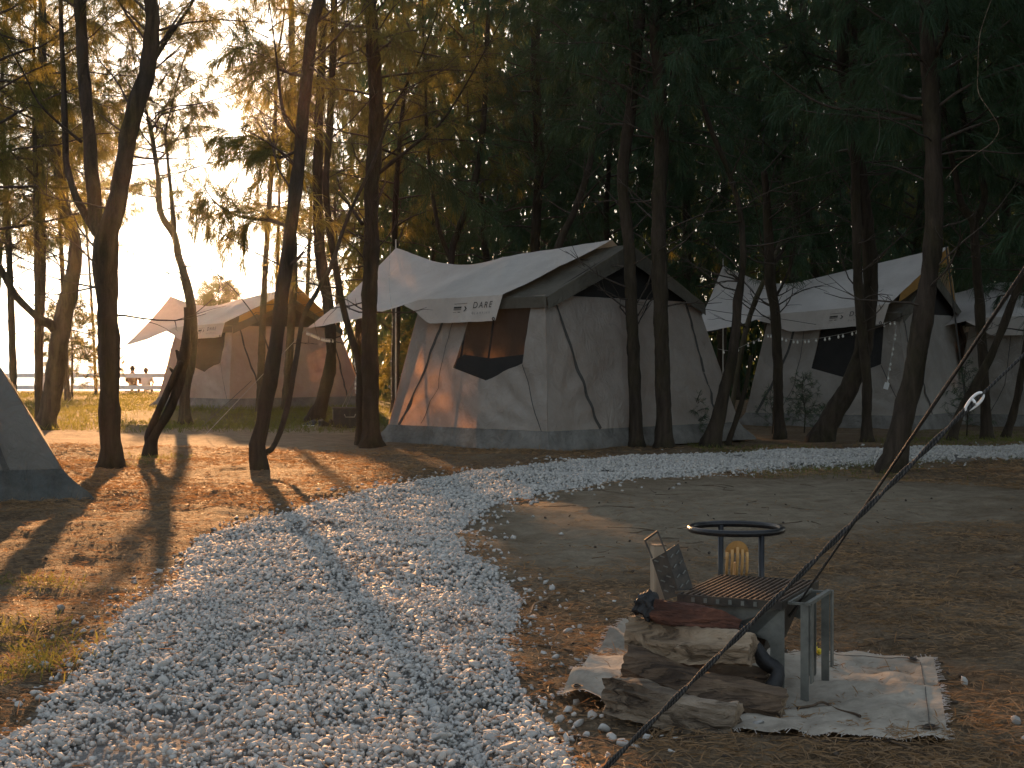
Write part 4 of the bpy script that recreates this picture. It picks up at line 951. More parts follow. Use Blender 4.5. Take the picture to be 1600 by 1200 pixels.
for i, (px, py, rz) in enumerate(((484, 667, 2.6), (497, 666, 2.5), (508, 669, 1.0), (520, 668, 1.3))):
    shoe(['dark shoe leftmost in the row at the bent trunk', 'dark shoe second from the left in the row at the bent trunk', 'dark shoe third from the left in the row, beside the crate', 'dark shoe nearest the black crate in the row'][i], px, py, rz, 'shoes in a row by the crate')
g = G(546, 668); cr = thing('storage_crate', 'black storage crate on the ground left of the stout trunk', 'crate', (g.x, g.y, 0), .15)
for x, y, sx_, sy_ in ((0, -.20, .58, .02), (0, .20, .58, .02), (-.29, 0, .02, .40), (.29, 0, .02, .40)): MB().box((x, y, .17), (sx_, sy_, .34)).build('side', M['plastic_dark'], cr)
MB().box((0, 0, .015), (.56, .38, .02)).build('bottom', M['plastic_dark'], cr)
MB().box((0, 0, .355), (.62, .45, .03)).build('lid', M['strap'], cr)
for x in (-.18, 0, .18): MB().box((x, -.218, .17), (.035, .018, .30)).build('rib', M['strap'], cr)
MB().tube([(-.10, -.225, .25), (-.08, -.25, .20), (.08, -.25, .20), (.10, -.225, .25)], .008, 6).build('handle', M['pole'], cr)
for i, (a, b) in enumerate((((556, 590), (526, 640)), ((559, 590), (533, 642)))):
    p, q = P(*a, 27), G(b[0], b[1] + 14); MB().tube([p, q], .008, 5).build('guy_rope', M['pole'])
    o = COL.objects[-1] if False else bpy.data.objects[[k for k in bpy.data.objects.keys() if k.startswith('guy_rope')][-1]]
    tag(o, ['pale guy rope left of the stout trunk, left of two', 'pale guy rope left of the stout trunk, right of two'][i], 'rope', 'pale guy ropes by the crate')
p, q = P(393, 595, 35), G(309, 672); tag(MB().tube([p, q], .007, 5).build('guy_rope', M['strap']), 'dark guy rope from the gable of the far tent to the grass', 'rope')

# ------------------------------------------------------------------ string lights
def string_lights(label, pts, step, r=.018, sag=.0, box=None):
    pts = [Vector(p) for p in pts]; t = thing('string_lights', label, 'lights', pts[0]); o = pts[0]
    sp = spline([tuple(p - o) for p in pts], step=.08); MB().tube(sp, .004, 4).build('wire', M['pole'], t)
    L = np.concatenate([[0], np.cumsum(np.linalg.norm(np.diff(sp, axis=0), axis=1))]); v, f = ico(2)
    bm_ = np_mesh('bulb', v * np.array([1, 1, 1.35]) * r, f, M['bulb'], True); cm = MB().tube([(0, 0, r * 1.1), (0, 0, r * 2.3)], r * .6, 6).mesh('cap', M['pole'])
    for s in np.arange(step * .5, L[-1], step):
        i = int(np.searchsorted(L, s)); p = sp[min(i, len(sp) - 1)]
        b = link(bpy.data.objects.new('bulb', bm_), t); b.location = (p[0], p[1], p[2] - r * 2.4); c = link(bpy.data.objects.new('cap', cm), b)
    if box is not None:
        MB().box(Vector(box) - o, (.075, .03, .11), Matrix.Rotation(.3, 3, 'Y')).build('battery_box', M['white_paint'], t)
string_lights('string of small bulbs across the window of the right tent with a white battery box', [P(1180, 533, 26.6), P(1200, 522, 26.4), P(1240, 531, 25.9), P(1275, 529, 25.5), P(1310, 523, 25.2), P(1345, 515, 24.9), P(1372, 508, 24.8), P(1398, 502, 24.7), P(1399, 520, 24.65), P(1394, 550, 24.5), P(1389, 580, 24.4), P(1386, 600, 24.3)], .135, box=P(1385, 603, 24.28))
string_lights('short string of bulbs under the tarp between the middle and right tents', [P(1122, 545, 27), P(1140, 548, 27), P(1160, 541, 27), P(1178, 532, 27)], .14)
string_lights('string of small bulbs at the left corner of the middle tarp', [P(478, 517, 22.8), P(490, 522, 23.4), P(505, 528, 24), P(520, 530, 24.5)], .10, .016)
string_lights('thin wire of lights hanging down the middle tarp awning', [P(610, 385, 22.6), P(608, 440, 22.5), P(613, 500, 22.5), P(611, 570, 22.5), P(612, 625, 22.5)], .26, .009)
string_lights('cluster of bulbs strung on the thin stem beside the stout trunk', [P(553, 560, 21.5), P(558, 575, 21.2), P(556, 595, 21.1), P(557, 608, 21.1)], .07, .02)
cord = MB().tube(spline([tuple(P(*k)) for k in ((1560, -30, 15.4), (1538, 30, 15.2), (1530, 62, 15), (1528, 110, 15), (1529, 145, 15), (1548, 175, 14.9), (1561, 200, 14.9), (1550, 222, 14.9), (1525, 240, 14.8), (1500, 255, 14.8), (1478, 279, 14.8))], step=.05), .0032, 5).build('hanging_cord', M['log_pale'])
tag(cord, 'pale cord dangling from the dark branches at upper right', 'cord')
line = MB().tube(spline([tuple(P(*k)) for k in ((1075, 478, 22), (1120, 486, 22.6), (1165, 492, 23.4), (1205, 496, 24), (1275, 507, 25))], step=.3), .005, 5).build('clothes_line', M['strap'])
tag(line, 'thin dark line stretched from the middle tent to the right tent', 'line')
pl = MB().tube([P(1478, 384, 24.6), P(1513, 660, 24.2)], .014, 6).build('support_pole', M['strap']); tag(pl, 'thin leaning pole in front of the gable of the right tent', 'pole')

# ------------------------------------------------------------------ cloth under the fire place
def on_ground(x, y): return float(gz(x, y)) + .012 * math.sin(7.1 * x + 2 * math.sin(3 * y)) * math.sin(8.3 * y + x)
QC = [G(872, 1106), G(1176, 1166), G(1482, 1176), G(1458, 1036), G(1230, 1022), G(978, 990)]
def cloth():
    front = [(.0, QC[0]), (.48, QC[1]), (1, QC[2])]; back = [(0, QC[5]), (.5, QC[4]), (1, QC[3])]
    t = thing('ground_cloth', 'stained pale canvas cloth with frayed edges under firewood and grill', 'cloth', QC[1])
    def fn(u, v):
        p = lerp_curve(front, u).lerp(lerp_curve(back, u), v); n = noise.noise
        e = min(u, 1 - u, v, 1 - v)
        fr = n(Vector((u * 40, v * 40, 3))) * .004 * math.exp(-e * 60)
        z = on_ground(p.x, p.y) + .014 + 0.020 * abs(n(Vector((u * 5 + v * 2, v * 4 - u, 1)))) + .016 * n(Vector((u * 13, v * 9 + u * 5, 2))) + .002 * n(Vector((u * 30, v * 24, 5)))
        z += .045 * math.exp(-((u - .05) / .07) ** 2) * math.exp(-((v - .0) / .12) ** 2) + .05 * math.exp(-((u) / .03) ** 2) * (.5 + .5 * math.sin(v * 9)) * v
        z += .016 * math.exp(-((v - .55 + .25 * (u - .6)) / .025) ** 2) * (u > .45) + .014 * math.exp(-((v - .25 - .5 * (u - .6)) / .03) ** 2) * (u > .45) * (u < .9)
        return Vector((p.x + fr, p.y + fr, max(z, on_ground(p.x, p.y) + .006))) - QC[1]
    surf('sheet', fn, 110, 70, M['cloth'], t)
    for u, v in ((.035, .07), (.93, .92), (.955, .10)):
        c = fn(u, v) + Vector((0, 0, .010)); e1 = (fn(u + .01, v) - fn(u - .01, v)).normalized(); e2 = (fn(u, v + .01) - fn(u, v - .01)).normalized()
        ring = [c + (e1 * math.cos(q) * .026 + e2 * math.sin(q) * .026) * (1 + .2 * math.sin(3 * q)) for q in np.linspace(0, 6.28, 15)[:-1]]
        MB().add([c] + ring, [(0, i + 1, (i + 1) % 14 + 1) for i in range(14)]).build('rust_stain', M['stain'], t)
        MB().tube([c + Vector((0, 0, .003)) + e1 * math.cos(q) * .014 + e2 * math.sin(q) * .014 for q in np.linspace(0, 6.28, 13)[:-1]], .003, 5, closed=True).build('eyelet', M['soot'], t)
    for path in ([(.955, .05), (.955, .5), (.955, .95)], [(.45, .95), (.7, .955), (.95, .95)]):
        q = []
        for a, b in zip(path[:-1], path[1:]):
            for k in range(14): q.append(fn(a[0] + (b[0] - a[0]) * k / 14, a[1] + (b[1] - a[1]) * k / 14) + Vector((0, 0, .002)))
        MB().tube(q, .0016, 4).build('stitching', M['strap'], t)
    fr = MB()
    for k in range(420):                        # frayed threads
        sde = rng.integers(0, 4); w = rng.uniform(); u, v = [(w, 0), (w, 1), (0, w), (1, w)][sde]; p = fn(u, v); dr = [(0, -1), (0, 1), (-1, 0), (1, 0)][sde]
        q = p + Vector((dr[0] * .014 + rng.normal() * .008, dr[1] * .014 + rng.normal() * .008, rng.normal() * .004)); fr.tube([p, q], .0011, 3, caps=False)
    o = fr.build('frayed_threads', M['tarp'], t); tag(o, kind='stuff')
    return fn
cloth_fn = cloth()

# ------------------------------------------------------------------ firewood
def log(label, a, b, w, h, mat, seed, end=None, bark=None, twist=.0):
    """split billet between two world points: wedge section, splintered faces"""
    a, b = Vector(a), Vector(b); ax = (b - a); L = ax.length; ax.normalize(); t = thing('firewood_log', label, 'log', (a + b) / 2, 0, 'firewood stacked by the grill')
    side = ax.cross(Vector((0, 0, 1))).normalized(); up = side.cross(ax); c = (a + b) / 2; n = 56; vs = []; fs = []; rr = random.Random(seed)
    m_ = 6 + seed % 2; cor = []; k = m_ * 5                  # irregular split section with sharp arrises
    for i in range(m_):
        q = 2 * math.pi * (i + .35 * (rr.random() - .5)) / m_ + seed; r = .82 + .35 * rr.random(); cor.append((1.05 * r * math.cos(q), 1.0 * r * math.sin(q)))
    sec = []
    for i in range(m_):
        (xa, za), (xb, zb_) = cor[i], cor[(i + 1) % m_]
        for j in range(5): sec.append((xa + (xb - xa) * j / 5, za + (zb_ - za) * j / 5))
    for j in range(n + 1):
        s = j / n; tw = twist * (s - .5); ta = 1 - .10 * abs(2 * s - 1) ** 3
        for i, (x, z) in enumerate(sec):
            d = noise.noise(Vector((x * 1.6, z * 1.6, s * 3.5 + seed))) * .13 + noise.noise(Vector((x * 7, z * 7, s * 2.2 + seed))) * .16 + noise.noise(Vector((x * 4, z * 4, s * 16 + seed))) * .09 + .05 * noise.noise(Vector((0, 0, s * 6 + seed * 3)))
            xx, zz = x * math.cos(tw) - z * math.sin(tw), x * math.sin(tw) + z * math.cos(tw)
            es = noise.noise(Vector((x * 3, z * 3, seed + (0 if s < .5 else 9)))) * .018 * (abs(2 * s - 1) ** 8)
            p = ax * ((s - .5) * L + es) + side * (xx * w / 2 * ta * (1 + d)) + up * (zz * h / 2 * ta * (1 + d)) + up * (.012 * math.sin(s * 5 + seed)); vs.append(p)
    for j in range(n):
        for i in range(k): i2 = (i + 1) % k; fs.append((j * k + i, j * k + i2, (j + 1) * k + i2, (j + 1) * k + i))
    me = MB().add(vs, fs).build('billet', mat, t, True); me.data.set_sharp_from_angle(angle=.55)
    for j, nm in ((0, 'end_grain'), (n, 'end_grain')):
        cc = sum((vs[j * k + i] for i in range(k)), Vector()) / k; e = MB().add([cc] + vs[j * k:(j + 1) * k], [(0, i + 1, (i + 1) % k + 1) if j else (0, (i + 1) % k + 1, i + 1) for i in range(k)])
        e.build(nm, end or mat, t)
    return t
def PP(px, py, d): return P(px, py, d)
log('grey weathered log at the bottom front of the firewood stack', PP(950, 1092, 4.86), PP(1152, 1127, 4.68), .14, .16, M['log_grey'], 1, M['log_pale'])
log('long dark brown log slanting down to the right across the stack', PP(976, 1042, 5.04), PP(1222, 1110, 4.84), .115, .135, M['log_brown'], 2, M['log_pale'])
log('pale split log with a sawn right end, below the charred one', PP(984, 988, 5.14), PP(1176, 1022, 4.96), .135, .135, M['log_pale'], 3, M['log_pale'], twist=.3)
log('reddish charred log with a black end on top of the stack', PP(1020, 948, 5.10), PP(1152, 988, 5.06), .11, .105, M['log_char'], 4, M['char'], twist=.2)
log('dark short log under the right end of the stack, resting on the cloth', PP(1130, 1122, 4.95), PP(1212, 1128, 4.98), .09, .06, M['log_brown'], 5, M['log_brown'])
log('brown log hidden in the middle of the stack behind the pale one', PP(985, 1030, 5.28), PP(1200, 1062, 5.14), .10, .10, M['log_brown'], 6, M['log_pale'])
log('brown log at the back of the stack, lying on the cloth', PP(985, 1078, 5.22), PP(1185, 1092, 5.06), .11, .10, M['log_brown'], 8, M['log_brown'])
log('black burnt stub at the left end of the reddish log', PP(999, 940, 5.12), PP(1024, 952, 5.09), .095, .095, M['char'], 12, M['char'])
br = MB().tube(spline([tuple(PP(*k)) + (r,) for k, r in (((1150, 978, 5.12), .02), ((1178, 1008, 5.12), .023), ((1196, 1033, 5.1), .028), ((1214, 1046, 5.08), .030), ((1212, 1064, 5.06), .024), ((1203, 1078, 5.05), .02))], step=.015)[:, :3], .023, 10, jit=.8).build('charred_branch', M['char'], None, True)
tag(br, 'black charred bent branch between the log stack and the grill leg', 'branch')

# ------------------------------------------------------------------ grill
GO = Vector((.60, 5.24, 0)); wv_ = Vector((.90, -.42, 0)).normalized(); lv_ = Vector((.42, .90, 0)).normalized(); GH = .37
gt = thing('camp_grill', 'low steel camp grill with a slatted grate and cut-out legs on the cloth', 'grill', GO, math.atan2(wv_.y, wv_.x))
GW, GL = .36, .52
for k in range(17): MB().box((.01 + k * (GW - .02) / 16, GL / 2, GH), (.0065, GL, .006)).build('grate_bar', M['rust'], gt)
for k in range(9): MB().box((GW / 2, .01 + k * (GL - .02) / 8, GH - .0065), (GW, .007, .006)).build('cross_bar', M['soot'], gt)
for (c, s_) in (((GW / 2, -.006, GH - .012), (GW + .02, .006, .03)), ((GW / 2, GL + .006, GH - .012), (GW + .02, .006, .03)), ((-.008, GL / 2, GH - .012), (.006, GL, .03)), ((GW + .008, GL / 2, GH - .012), (.006, GL, .03))):
    MB().box(c, s_).build('grate_frame', M['soot'], gt)
for k in range(6): MB().box((.05 + k * .045, -.0105, GH - .013), (.012, .004, .016)).build('rivet_tab', M['steel'], gt)
# tapering fire box
def plate(pts, th, name, mat):
    pts = [Vector(p) for p in pts]; n = (pts[1] - pts[0]).cross(pts[2] - pts[0]).normalized() * th / 2; k = len(pts)
    MB().add([p - n for p in pts] + [p + n for p in pts], [tuple(reversed(range(k))), tuple(range(k, 2 * k))] + [(i, (i + 1) % k, k + (i + 1) % k, k + i) for i in range(k)]).build(name, mat, gt)
zt, zb = GH - .03, .17
plate([(.02, .03, zt), (GW - .03, .03, zt), (GW - .09, .10, zb), (.08, .10, zb)], .003, 'fire_box_side', M['soot'])
plate([(.02, GL - .03, zt), (GW - .03, GL - .03, zt), (GW - .09, GL - .10, zb), (.08, GL - .10, zb)], .003, 'fire_box_side', M['soot'])
plate([(.02, .03, zt), (.02, GL - .03, zt), (.08, GL - .10, zb), (.08, .10, zb)], .003, 'fire_box_side', M['soot'])
plate([(GW - .03, .03, zt), (GW - .03, GL - .03, zt), (GW - .09, GL - .10, zb), (GW - .09, .10, zb)], .003, 'fire_box_side', M['soot'])
plate([(.08, .10, zb), (GW - .09, .10, zb), (GW - .09, GL - .10, zb), (.08, GL - .10, zb)], .003, 'fire_box_floor', M['soot'])
for r_ in range(2):
    for k in range(4): MB().box((.09 + k * .055 + r_ * .02, .03 + .018 + r_ * .025, zt - .035 - r_ * .05), (.012, .006, .02), Matrix.Rotation(.7, 3, 'Y')).build('air_slot_lip', M['steel'], gt)
def leg_plate(y, x0, x1, name):
    """sheet steel end with two legs, arched cut-out and stepped feet"""
    w = x1 - x0; lw = .05
    out = [(x0, GH - .02), (x0, .03), (x0 + .012, 0), (x0 + lw - .012, 0), (x0 + lw, .03), (x0 + lw, .19)]
    for q in np.linspace(math.pi, 0, 9): out.append((x0 + w / 2 + (w / 2 - lw) * math.cos(q), .21 + .05 * math.sin(q)))
    out += [(x1 - lw, .19), (x1 - lw, .03), (x1 - lw + .012, 0), (x1 - .012, 0), (x1, .03), (x1, GH - .02)]
    plate_pts = [(a, y, b) for a, b in out]
    bm = bmesh.new(); vv = [bm.verts.new(p) for p in plate_pts]; fce = bm.faces.new(vv); bmesh.ops.triangulate(bm, faces=[fce])
    r = bmesh.ops.extrude_face_region(bm, geom=bm.faces[:]); bmesh.ops.translate(bm, verts=[e for e in r['geom'] if isinstance(e, bmesh.types.BMVert)], vec=(0, .004, 0))
    bmesh.ops.recalc_face_normals(bm, faces=bm.faces[:]); m = bpy.data.meshes.new(name); bm.to_mesh(m); bm.free(); m.materials.append(M['steel']); link(bpy.data.objects.new(name, m), gt)
leg_plate(.02, .0, GW + .01, 'leg_plate'); leg_plate(GL - .03, .0, GW + .01, 'leg_plate')
# outrigger bracket with long legs on the right side
bx0, bx1 = GW + .02, GW + .085
for y in (.06, .36):
    MB().box(((bx0 + bx1) / 2, y, GH - .012), (bx1 - bx0, .014, .008)).build('bracket', M['steel'], gt)
MB().box((bx1, .21, GH - .010), (.016, .33, .012)).build('bracket', M['steel'], gt); MB().box((bx0, .21, GH - .010), (.010, .33, .010)).build('bracket', M['steel'], gt)
for y, zf in ((.055, .0), (.365, .0)): 
    MB().box((bx1 - .012, y, (GH - .016 + .024) / 2), (.028, .008, GH - .040)).build('leg', M['steel'], gt); MB().box((bx1 - .015, y, .0125), (.022, .0085, .025)).build('foot', M['steel'], gt); MB().box((bx1 + .008, y + .02, GH * .6), (.006, .032, GH * .75)).build('flange', M['steel'], gt)
# things on and by the grill
rs = thing('ring_stand', 'black steel ring on two posts standing behind the grill', 'stand', Vector(((1150 - 800) / F * 6.0, 6.0, 0)))
rz_ = EYE - (826 - HZ) / F * 6.0; R_ = .186
MB().tube([(R_ * math.cos(q), R_ * math.sin(q), rz_) for q in np.linspace(0, 2 * math.pi, 41)[:-1]], .0135, 10, closed=True).build('ring', M['black_steel'], rs, True)
for x, y in ((-.037, .178), (.075, -.168)): MB().tube([(x, y, .02), (x, y, rz_ - .004)], .0125, 10).build('post', M['black_steel'], rs, True)
MB().tube([(.20 * math.cos(q), .20 * math.sin(q), .014) for q in np.linspace(0, 2 * math.pi, 31)[:-1]], .012, 8, closed=True).build('base_ring', M['black_steel'], rs, True)
def fork():
    t = thing('wooden_scoop', 'golden wooden claw-shaped scoop upright between the posts of the ring stand', 'scoop', P(1151, 889, 5.72)); vs = []
    vs, fs = [], []
    for j in range(9):                                  # domed palm
        ph = j / 8
        for i in range(13):
            th = math.pi * i / 12; x = .046 * math.cos(th) * (1 - .12 * ph); z = .062 + .050 * math.sin(th) * (1 - ph) + .0 * ph
            vs.append((x, -.020 * math.sin(th) * (1 - ph * .3) + .010 * ph, z))
    for j in range(8):
        for i in range(12): fs.append((j * 13 + i, j * 13 + i + 1, (j + 1) * 13 + i + 1, (j + 1) * 13 + i))
    MB().add(vs, fs).build('palm', M['gold_wood'], t, True)
    for i in range(5):
        x = -.038 + i * .019; MB().tube([(x, -.012 - .010 * (1 - abs(i - 2) / 2), .088 - .010 * abs(i - 2)), (x * 1.02, -.016 - .012 * (1 - abs(i - 2) / 2), .045), (x * 1.05, -.008, .005), (x * 1.0, .006, -.03)], [.0075, .0062, .0055, .004], 7).build('tine', M['gold_wood'], t, True)
    MB().tube([(0, .03, .02), (0, .05, -.10), (0, .06, -.30)], [.012, .010, .010], 8).build('handle', M['gold_wood'], t, True)
fork()
b = Vector(((1029 - 800) / F * 5.62, 5.62, 0)); ps = thing('wooden_stake', 'square pale wooden stake standing behind the charred log', 'stake', b, .3)
hz_ = EYE - (853 - HZ) / F * 5.62
MB().prism([(-.026, -.02), (-.02, -.026), (.02, -.026), (.026, -.02), (.026, .02), (.02, .026), (-.02, .026), (-.026, .02)], hz_ + .1, Matrix.Translation((0, 0, (hz_ - .1) / 2))).build('shaft', M['post_wood'], ps)
MB().prism([(-.025, -.02), (-.02, -.025), (.02, -.025), (.025, -.02), (.025, .02), (.02, .025), (-.02, .025), (-.025, .02)], .006, Matrix.Translation((0, 0, hz_ + .003))).build('sawn_top', M['log_pale'], ps)
def shutter():
    o = P(1062, 930, 5.36); t = thing('folding_plate', 'dark folded metal plate with slots and a loop handle, leaning at the grill', 'plate', o)
    M0 = Matrix.Rotation(-.30, 4, 'Y') @ Matrix.Rotation(-.25, 4, 'X')
    def panel(x0, x1, h0, h1, ang, name):
        Mp = M0 @ Matrix.Rotation(ang, 4, 'Z')
        MB().prism([(x0, 0), (x1, 0), (x1, h1), (x0, h0)], .003, Mp @ Matrix.Rotation(math.pi / 2, 4, 'X')).build(name, M['soot'], t)
        for r in range(4):
            for k in range(2):
                cx = x0 + (x1 - x0) * (.28 + .45 * k); cz = .03 + r * .038 + .008 * k
                MB().box(Mp @ Vector((cx, -.004, cz)), (.018, .004, .004), (Mp @ Matrix.Rotation(-.6 if x1 > .001 else .6, 4, 'Y')).to_3x3()).build('slot_lip', M['steel'], t)
    panel(0, .062, .165, .185, .45, 'panel'); panel(-.062, 0, .155, .165, -.5, 'panel')
    pts = [(-.055, -.02, .155), (-.06, -.02, .225), (-.005, 0, .245), (.0, 0, .165)]
    for a, c in zip(pts[:-1], pts[1:]): MB().tube([M0 @ Vector(a), M0 @ Vector(c)], .005, 4).build('handle', M['soot'], t)
shutter()
sc = MB().prism([(-.03, -.008), (.03, -.012), (.034, .006), (-.024, .01)], .008, Matrix.Translation(P(1066, 925, 5.3)) @ Matrix.Rotation(.2, 4, 'Z')).build('wood_chip', M['log_pale']); tag(sc, 'pale wood chip lying on the left end of the grate', 'chip')
fl = thing('yellow_flower', 'small yellow flower at the back edge of the canvas cloth', 'flower', G(1271, 1034))
MB().tube([(0, 0, 0), (.004, 0, .02), (0, 0, .035)], .002, 5).build('stem', M['grass'], fl)
for k in range(9):
    q = k * 2.4; r = .009 + .008 * (k % 3); mb = MB(); c = Vector((r * math.cos(q), r * math.sin(q), .035 + .012 * (k % 4)))
    v, f = ico(1); mb.add([c + Vector(p) * .011 for p in v], [tuple(a) for a in f]).build('petal', M['yellow'], fl, True)
tw = MB().tube(spline([tuple(P(px, py, gd(py)) + Vector((0, 0, .035))) for px, py in ((1246, 1122), (1270, 1118), (1285, 1113), (1310, 1125), (1335, 1132), (1344, 1136))], step=.01), .005, 5, jit=.5).build('fallen_twig', M['log_brown']); tag(tw, 'dry twig lying on the open part of the canvas cloth', 'twig')
tw = MB().tube(spline([tuple(G(px, py) + Vector((0, 0, .02))) for px, py in ((808, 982), (812, 970), (828, 966), (834, 952), (852, 942), (866, 932))], step=.02), .0045, 5, jit=.5).build('fallen_twig', M['log_pale']); tag(tw, 'pale forked twig on the ground right of the gravel path', 'twig')
tw = MB().tube(spline([tuple(G(px, py) + Vector((0, 0, .04))) for px, py in ((494, 1026), (515, 1032), (545, 1036), (575, 1041))], step=.02), .006, 5, jit=.4).build('fallen_twig', M['log_brown']); tag(tw, 'brown twig lying across the middle of the gravel', 'twig')

# ------------------------------------------------------------------ guy ropes close to the camera
def rope(label, a, b, r, n=90, twin=False):
    a, b = Vector(a), Vector(b); t = thing('guy_rope', label, 'rope', a); ax = (b - a); s1 = ax.cross(Vector((0, 0, 1))).normalized(); s2 = s1.cross(ax).normalized()
    for st in ((0, math.pi) if twin else (0,)):
        pts = [ax * (i / n) + ((s1 * math.cos(i * .24 + st) + s2 * math.sin(i * .24 + st)) * r * .95 if twin else Vector((0, 0, -.012 * math.sin(math.pi * i / n)))) for i in range(n + 1)]
        MB().tube(pts, r, 8).build('strand', M['rope'], t, True)
    return t
G1 = Vector((-.15, 3.1, 0)); T1 = P(1522, 628, 3.0); U1 = G1 + (T1 - G1) * 1.75
r1 = rope('thick dark twisted guy rope crossing the lower right foreground', G1, T1, .0033, 220, True)
rope('single dark rope running on from the white tensioner to the right edge', T1, U1, .0034, 40)
U2 = P(1600, 416, 3.0); G2 = P(1190, 1025, 6.0); rope('thin dark guy rope slanting steeply down behind the grill', G2, G2 + (U2 - G2) * 1.3, .0044, 60)
ax = (U1 - T1).normalized(); tz = thing('rope_tensioner', 'white oval rope tensioner clipped on the dark guy rope', 'tensioner', T1)
up = Vector((0, -1, 0)); sd = ax.cross(up).normalized(); up = sd.cross(ax).normalized()
o2 = [ax * (.024 * math.cos(q) * (1.0)) + sd * (.0085 * math.sin(q) * (1 - .25 * math.cos(q + math.pi))) for q in np.linspace(0, 2 * math.pi, 25)[:-1]]
MB().tube(o2, .0032, 6, closed=True).build('body', M['white_paint'], tz, True)
MB().tube([ax * -.004 + sd * .008, ax * .0 + up * .004, ax * .002 - sd * .008], .003, 6).build('bridge', M['white_paint'], tz, True)
pk_ = MB().tube([G1 + Vector((-.02, .0, .05)), G1 + Vector((.03, .01, -.12))], .006, 6).build('tent_peg', M['steel']); tag(pk_, 'steel peg holding the thick guy rope below the picture', 'peg')

# ------------------------------------------------------------------ grass and litter
def blades(name, label, cat, n, sampler, h, w, mat, lean=.5, flat=False):
    xy = sampler(n); n = len(xy); b = np.column_stack([xy, gz(xy[:, 0], xy[:, 1])]); d = rng.normal(size=(n, 3)) * lean
    if flat: d[:, 2] = np.abs(d[:, 2]) * .18 + .02; b[:, 2] += rng.uniform(.002, .014, n)
    else: d[:, 2] += 1.0
    d /= np.linalg.norm(d, axis=1)[:, None]
    V, T = strands(b, d, h * rng.uniform(.4, 1.3, n), w * rng.uniform(.6, 1.3, n), np.full(n, .5 if not flat else .35))
    o = link(bpy.data.objects.new(name, np_mesh(name, V, T, M[mat]))); return tag(o, label, cat, kind='stuff')
def patchy(f, thr, box):
    def s(n):
        x = rng.uniform(box[0], box[1], n * 3); y = rng.uniform(box[2], box[3], n * 3); k = (f(x, y) + rng.normal(size=n * 3) * .35 > thr) & ~inside(x, y, PATH); return np.column_stack([x[k], y[k]])[:n]
    return s
wob = lambda x, y: np.sin(x * .9 + 1.3 * np.sin(y * .35)) + np.sin(y * .55 + x * .3 + 2) * .8
blades('far_grass', 'sunlit green grass around the far tent up to the fence', 'grass', 44000, patchy(wob, -1.0, (-19, -1.5, 24.8, 55)), .17, .014, 'grass')
blades('shade_grass', 'sparse shaded grass along the gravel path at right', 'grass', 9000, patchy(wob, .2, (2.5, 10, 15, 25)), .10, .006, 'grass')
GP = [tuple(G(*p))[:2] for p in ((65, 915), (60, 1010), (25, 1060), (15, 985), (80, 1040), (1410, 722), (1370, 728), (225, 715), (205, 724), (1500, 712), (1580, 712), (265, 712), (1240, 700))]
def tufts(n):
    c = np.array(GP)[rng.integers(0, len(GP), n)]; return c + rng.normal(size=(n, 2)) * (.05 + .012 * c[:, 1:2])
blades('grass_tufts', 'small yellow-green grass tufts beside the gravel and trunks', 'grass', 2600, tufts, .10, .004, 'grass', .7)
def near_s(n):
    y = 3.6 + 9.5 * rng.uniform(0, 1, n * 2) ** 1.7; x = rng.uniform(-.42, .42, n * 2) * y
    k = ~inside(x, y, PATH) & ((~inside(x, y, SAND)) | (rng.uniform(size=n * 2) < .12)) & (np.sin(x * 3.1 + y) + np.sin(y * 2.3 - x) + rng.normal(size=n * 2) > -.9); return np.column_stack([x[k], y[k]])[:n]
blades('needle_litter', 'dry brown needle litter strewn over the sandy ground', 'litter', 50000, near_s, .065, .0036, 'dry', 1.0, True)
def mid_s(n):
    y = rng.uniform(12, 21, n * 2); x = rng.uniform(-.40, .40, n * 2) * y; k = ~inside(x, y, PATH) & ~inside(x, y, SAND) & (np.sin(x * 1.7 + y) + np.sin(y * 1.3 - x) + rng.normal(size=n * 2) > -.6); return np.column_stack([x[k], y[k]])[:n]
blades('far_needle_litter', 'dry needle litter on the ground under the further trees', 'litter', 32000, mid_s, .10, .007, 'dry', 1.0, True)
def path_s(n):
    y = 3.6 + 9 * rng.uniform(0, 1, n * 2); x = rng.uniform(-.4, .4, n * 2) * y; k = inside(x, y, PATH); return np.column_stack([x[k], y[k]])[:n]
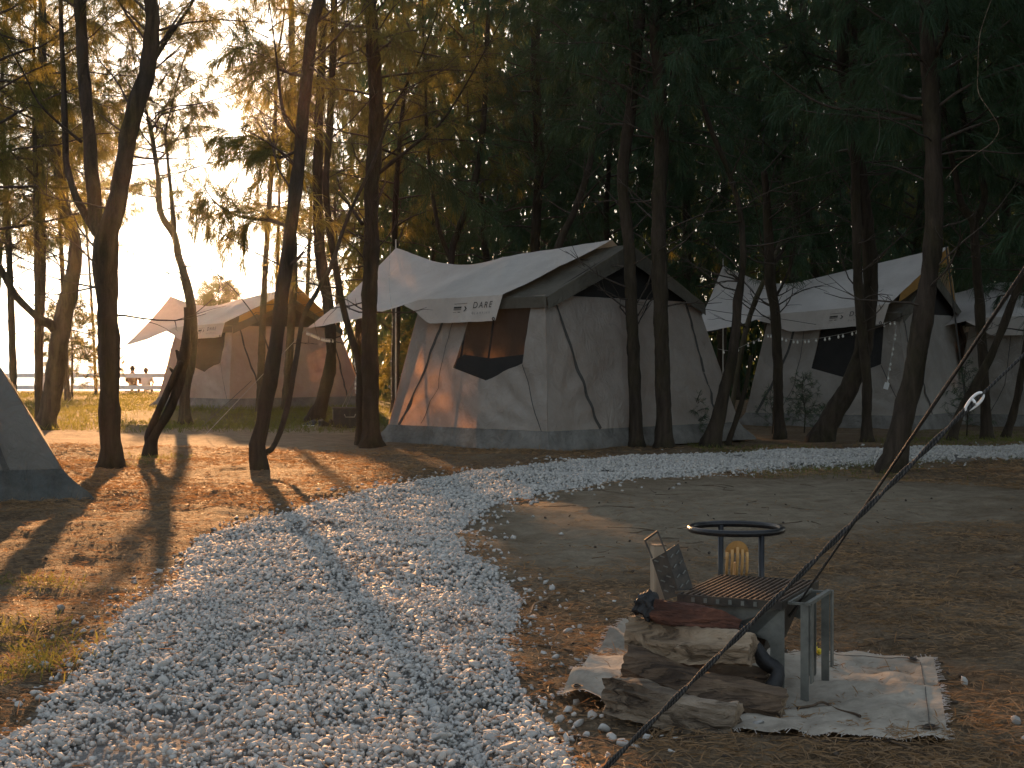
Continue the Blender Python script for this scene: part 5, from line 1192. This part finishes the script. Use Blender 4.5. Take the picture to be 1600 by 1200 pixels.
o = blades('litter_on_gravel', 'a few dry needles fallen on the white gravel', 'litter', 900, path_s, .07, .003, 'dry', 1.0, True); o.location.z = .03

def cones():
    n = 420; y = 3.8 + 15 * rng.uniform(0, 1, n) ** 1.4; x = rng.uniform(-.36, .36, n) * y; k = ~inside(x, y, PATH); x, y = x[k], y[k]; n = len(x)
    v, f = SHAPES[0]; sz = rng.uniform(.006, .013, n); R = rotm(n) * sz[:, None, None]
    V = np.einsum('nij,kj->nki', R, v) + np.stack([x, y, gz(x, y) + .006], -1)[:, None]
    o = link(bpy.data.objects.new('fallen_cones', np_mesh('fallen_cones', V.reshape(-1, 3), (f[None] + (np.arange(n) * len(v))[:, None, None]).reshape(-1, 3), M['twig'])))
    tag(o, 'tiny dark casuarina cones scattered over the ground', 'cones', kind='stuff')
cones()
def ground_twigs():
    a = Acc(); n = 260; y = 3.8 + 14 * rng.uniform(0, 1, n) ** 1.4; x = rng.uniform(-.36, .36, n) * y; k = ~inside(x, y, PATH)
    for xx, yy in zip(x[k], y[k]):
        q = rng.uniform(0, 6.28); c = curve_from((xx, yy, 0), (math.cos(q), math.sin(q), 0), rng.uniform(.08, .4), 6, .22, 0); c[:, 2] = gz(c[:, 0], c[:, 1]) + rng.uniform(.003, .012); a.add(tube_np(c, np.linspace(.0035, .0015, 7), 4))
    tag(link(bpy.data.objects.new('ground_twigs', a.mesh('ground_twigs', M['log_brown']))), 'thin dry twigs scattered over the ground', 'twigs', kind='stuff')
ground_twigs()
# ------------------------------------------------------------------ evening haze
def haze():
    m = bpy.data.materials.new('haze'); m.use_nodes = True; t = m.node_tree; t.nodes.clear()
    v = t.nodes.new('ShaderNodeVolumePrincipled'); v.inputs['Color'].default_value = (1, .93, .84, 1); v.inputs['Density'].default_value = HAZE; v.inputs['Anisotropy'].default_value = .9
    o = t.nodes.new('ShaderNodeOutputMaterial'); t.links.new(v.outputs[0], o.inputs['Volume'])
    b = MB().box((0, 40, 8.5), (240, 130, 24)).build('haze', m); tag(b, kind='stuff')
HAZE = .00010
haze()
